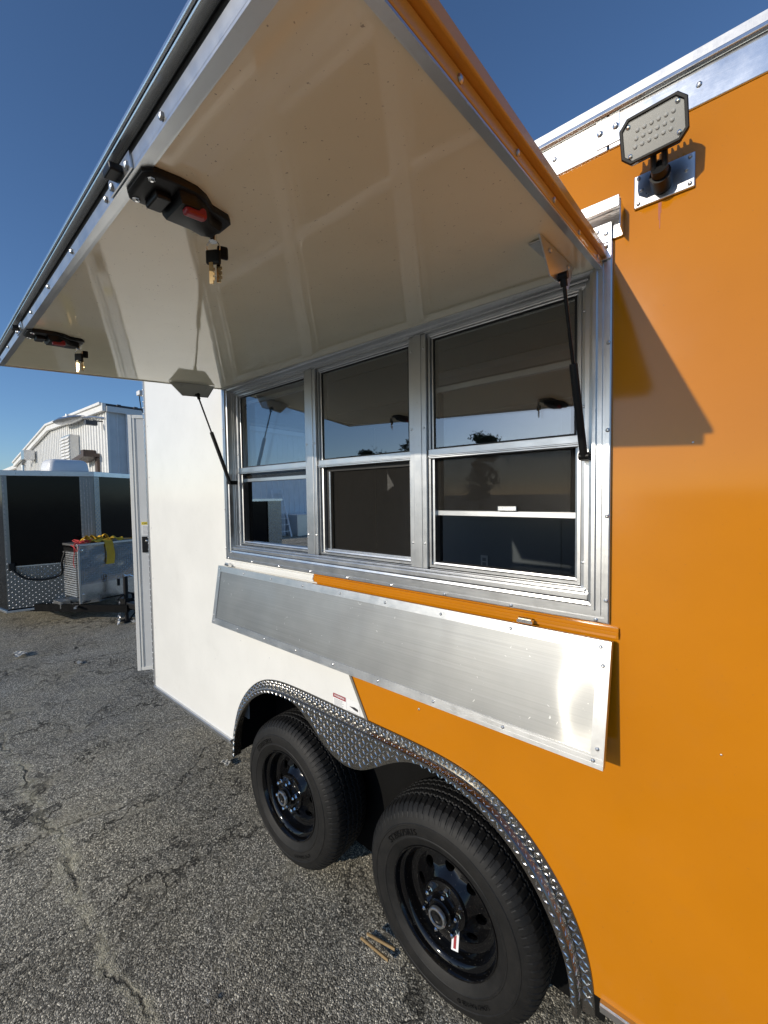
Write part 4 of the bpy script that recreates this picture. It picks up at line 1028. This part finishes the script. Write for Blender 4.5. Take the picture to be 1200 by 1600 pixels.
for c_i in range(2):
    for k in range(9):
        x0 = -19.40 + c_i * .61; z = 3.10 + k * .122
        MB().hexa([(x0, gyy - .301, z), (x0 + .56, gyy - .301, z), (x0 + .56, gyy - .36, z), (x0, gyy - .36, z), (x0, gyy - .301, z + .10), (x0 + .56, gyy - .301, z + .10), (x0 + .56, gyy - .31, z + .10), (x0, gyy - .31, z + .10)]).build('louvre_blade', 'bwall', lv_)
b = MB(); b.tube([(-15.05, gyy - .05, 4.42), (-15.95, gyy - .12, 4.58), (-16.9, gyy - .2, 4.66)], .035, 8); wl_ = b.build('wall_lamp', 'steel', BL)
b = MB(); c = V3((-18.2, gyy - .3, 4.74)); hd = V3((-1.0, -.05, .03)).normalized(); sd = hd.cross(Z).normalized()
P = []
for t, w, h in ((-1.45, .06, .04), (-.8, .22, .09), (.2, .30, .13), (1.0, .24, .10), (1.45, .06, .03)):
    for k in range(10):
        a = 2 * math.pi * k / 10; P.append(c + hd * t + sd * (w * math.cos(a)) + Z * (h * math.sin(a)))
b.add(P, [(i * 10 + k, i * 10 + (k + 1) % 10, (i + 1) * 10 + (k + 1) % 10, (i + 1) * 10 + k) for i in range(4) for k in range(10)] + [tuple(range(10)), tuple(range(40, 50))])
b.tube([c - X * .2 + Z * .1, c - X * .2 + Z * .24], .06, 8); b.build('lamp_head', 'steel', wl_, smooth=50)
b = MB(); b.obox((-15.42, gyy - .35, 4.28), X, Y, Z, .09, .16, .07); b.box(-15.40, -15.36, gyy - .3, gyy - .03, 4.34, 4.38); b.build('security_camera', 'bdark', BL)
b = MB(); b.hexa([(-17.15, gyy - .5, 3.10), (-15.8, gyy - .5, 3.22), (-15.8, gyy - .04, 3.22), (-17.15, gyy - .04, 3.10), (-17.15, gyy - .5, 3.22), (-15.8, gyy - .5, 3.34), (-15.8, gyy - .04, 3.34), (-17.15, gyy - .04, 3.22)])
b.box(-16.05, -15.82, gyy - .12, gyy - .04, 0, 3.2).box(-16.5, -16.2, gyy - .4, gyy - .04, 3.36, 3.48); b.build('door_canopy', 'brown', BL)
b = MB(); b.tube([(-26.8, gyy - .3, 2.6), (-26.8, gyy - .3, 3.6), (-26.2, gyy - .3, 3.95)], .09, 8).obox((-25.7, gyy - .3, 4.0), X, Y, Z, .35, .2, .22); b.build('exhaust_hood', 'steel', BL)
MB().box(-15.02, -14.9, 4.4, 5.6, 2.72, 2.78).box(-15.02, -14.9, 4.4, 5.6, 3.20, 3.26).each('wall_bracket', 'bdark', BL)
sh = thing('lean_to_shed', 'low white shed at the far left end of the metal building', 'building', (-36, 8, 0))
MB().box(-44, -30.7, gyy + .4, 14, 0, 3.72).build('wall', 'bwall', sh)
MB().hexa([(-44.2, gyy + .2, 3.55), (-30.7, gyy + .2, 3.80), (-30.7, 14, 3.80), (-44.2, 14, 3.55), (-44.2, gyy + .2, 3.75), (-30.7, gyy + .2, 4.0), (-30.7, 14, 4.0), (-44.2, 14, 3.75)]).each('roof', 'bwall', sh)

# second dark trailer and ladder seen through the open window
CT = thing('small_cargo_trailer', 'small black trailer with a silver corner seen through the left window', 'trailer', (-8.8, 4.2, 0))
MB().box(-9.8, -8.02, 3.3, 4.90, .4, 1.68).build('body_panel', 'black_panel', CT)
b = MB(); b.box(-8.019, -7.99, 4.55, 4.93, .38, 1.70).box(-9.8, -8.0, 4.901, 4.93, .38, 1.70); g = b.build('corner_plate', 'plate', CT)
MB().tread((-7.9895, 4.56, .4), Y, Z, X, .36, 1.28, .036, .016, .006, .004).build('raised_tread', 'tread', g, kind='stuff')
MB().hexa([(-9.85, 3.28, 1.69), (-7.96, 3.28, 1.69), (-7.96, 4.95, 1.69), (-9.85, 4.95, 1.69), (-9.85, 3.28, 1.76), (-7.96, 3.28, 1.76), (-7.96, 4.95, 1.74), (-9.85, 4.95, 1.74)]).each('roof_rail', 'alu_bright', CT)
b = MB()
for x in (-9.2, -8.5): b.lathe_y((x, 3.25, .3), [(.15, -.08), (.29, -.08), (.3, 0), (.29, .08), (.15, .08)], 24)
b.each('trailer_tyre', 'tyre', CT); MB().box(-9.7, -8.1, 3.5, 4.7, .30, .39).each('chassis_beam', 'black_matte', CT)
LD = thing('step_ladder', 'white step ladder leaning on the shaded building wall', 'ladder', (-14.4, 9.6, 0))
b = MB()
for s in (0, .55): b.obox((-14.55, 9.45 + s, 1.05), Y, V3((.94, 0, .34)).normalized(), V3((-.30, 0, .954)).normalized(), .03, .02, 1.1)
b.build('side_rail', 'ac', LD)
for k in range(7):
    z = .25 + k * .28; MB().box(-14.62 - (z - 1.05) * .31 + .02, -14.50 - (z - 1.05) * .31 + .02, 9.47, 9.98, z, z + .025).build('rung', 'ac', LD)
cb = thing('storage_box', 'grey utility box on the ground beside the step ladder', 'box', (-14.5, 10.7, 0))
MB().box(-14.85, -14.1, 10.25, 11.5, 0, .95).build('cabinet', 'alu_dull', cb, bevel=.01); MB().box(-14.9, -14.05, 10.2, 11.55, .951, 1.0).build('lid', 'bwall_side', cb)

# ================================================================== litter and trees
for pts, lab in (([(-.735, -.030, .012), (-.665, -.018, .013), (-.600, -.022, .010)], 'longer wood splinter on the asphalt beside the nearer wheel'), ([(-.720, -.010, .022), (-.655, -.002, .024), (-.600, .020, .016)], 'shorter wood splinter lying across another beside the nearer wheel')):
    o = MB(); a, c_, d_ = [V3(p) for p in pts]
    dd = (d_ - a).normalized(); nn = dd.cross(Z).normalized()
    o.hexa([a - nn * .004 - Z * .006, d_ - nn * .007 - Z * .006, d_ + nn * .005 - Z * .006, a + nn * .005 - Z * .006, a - nn * .003 + Z * .003, d_ - nn * .006 + Z * .002, d_ + nn * .003 + Z * .004, a + nn * .004 + Z * .002])
    ob = o.build('wood_splinter', 'wood', None, bevel=.0015); tag(ob, lab, 'splinter', 'wood splinters by the wheel')
def scrap(x, y, s, lab, mt='paper', nm_='paper_scrap'):
    b = MB(); n = 6; P = []
    for i in range(n):
        for j in range(n): P.append((x + s * (i / (n - 1) - .5) * (1 + .2 * math.sin(j)), y + s * .6 * (j / (n - 1) - .5) * (1 + .2 * math.cos(i * 1.3)), .006 + s * .14 * abs(math.sin(i * 1.1 + j * .7)) + random.uniform(0, .003)))
    b.add(P, [(i * n + j, (i + 1) * n + j, (i + 1) * n + j + 1, i * n + j + 1) for i in range(n - 1) for j in range(n - 1)])
    o = b.build(nm_, mt, None); md = o.modifiers.new('thickness', 'SOLIDIFY'); md.thickness = .002
    tag(o, lab, 'litter')
scrap(-2.17, .19, .065, 'crumpled white paper scrap beside the farther wheel')
scrap(-5.85, -.31, .16, 'flat pale paper scrap on the asphalt near the left frame edge')
scrap(-5.0, .05, .07, 'small white scrap on the asphalt in front of the black trailer')
scrap(-1.02, -.52, .014, 'tiny cream scrap low on the bare asphalt in the foreground')
scrap(-6.15, .98, .12, 'white rag on the ground at the foot of the trailer jack', 'paper', 'ground_rag')
def tree(x, y, h, r_, lab):
    t = thing('pine_tree', lab, 'tree', (x, y, 0), 'trees behind the photographer reflected in the glass')
    MB().tube([(x, y, 0), (x + .1, y, h * .4), (x, y + .1, h * .8)], [.28, .2, .08], 10).build('trunk', 'bark', t)
    b = MB(); g = random.Random(int(x * 10))
    cl = [(V3((x + g.uniform(-1, 1) * r_ * .75, y + g.uniform(-1, 1) * r_ * .75, h * g.uniform(.12, .95))), g.uniform(.25, .5) * r_) for _ in range(40)]
    for c, cr in cl:
        for k in range(110):
            d = V3((g.gauss(0, 1), g.gauss(0, 1), g.gauss(0, .7))) * cr * .5; p = c + d
            a = V3((g.uniform(-1, 1), g.uniform(-1, 1), g.uniform(-1, 1))).normalized(); o_ = a.orthogonal().normalized(); s = g.uniform(.12, .26)
            b.add([p - a * s, p + o_ * s * .5, p + a * s, p - o_ * s * .5], [(0, 1, 2, 3)])
    b.build('crown', 'leaf', t)
tree(-20.5, -41.5, 8.7, 1.6, 'single dark pine standing apart behind the lot, seen in the right pane')
tree(-29, -40, 9.0, 1.9, 'rounded dark pine reflected in the middle window pane')
tree(-35, -39, 7.8, 1.8, 'low dark pine reflected at the middle pane left side')
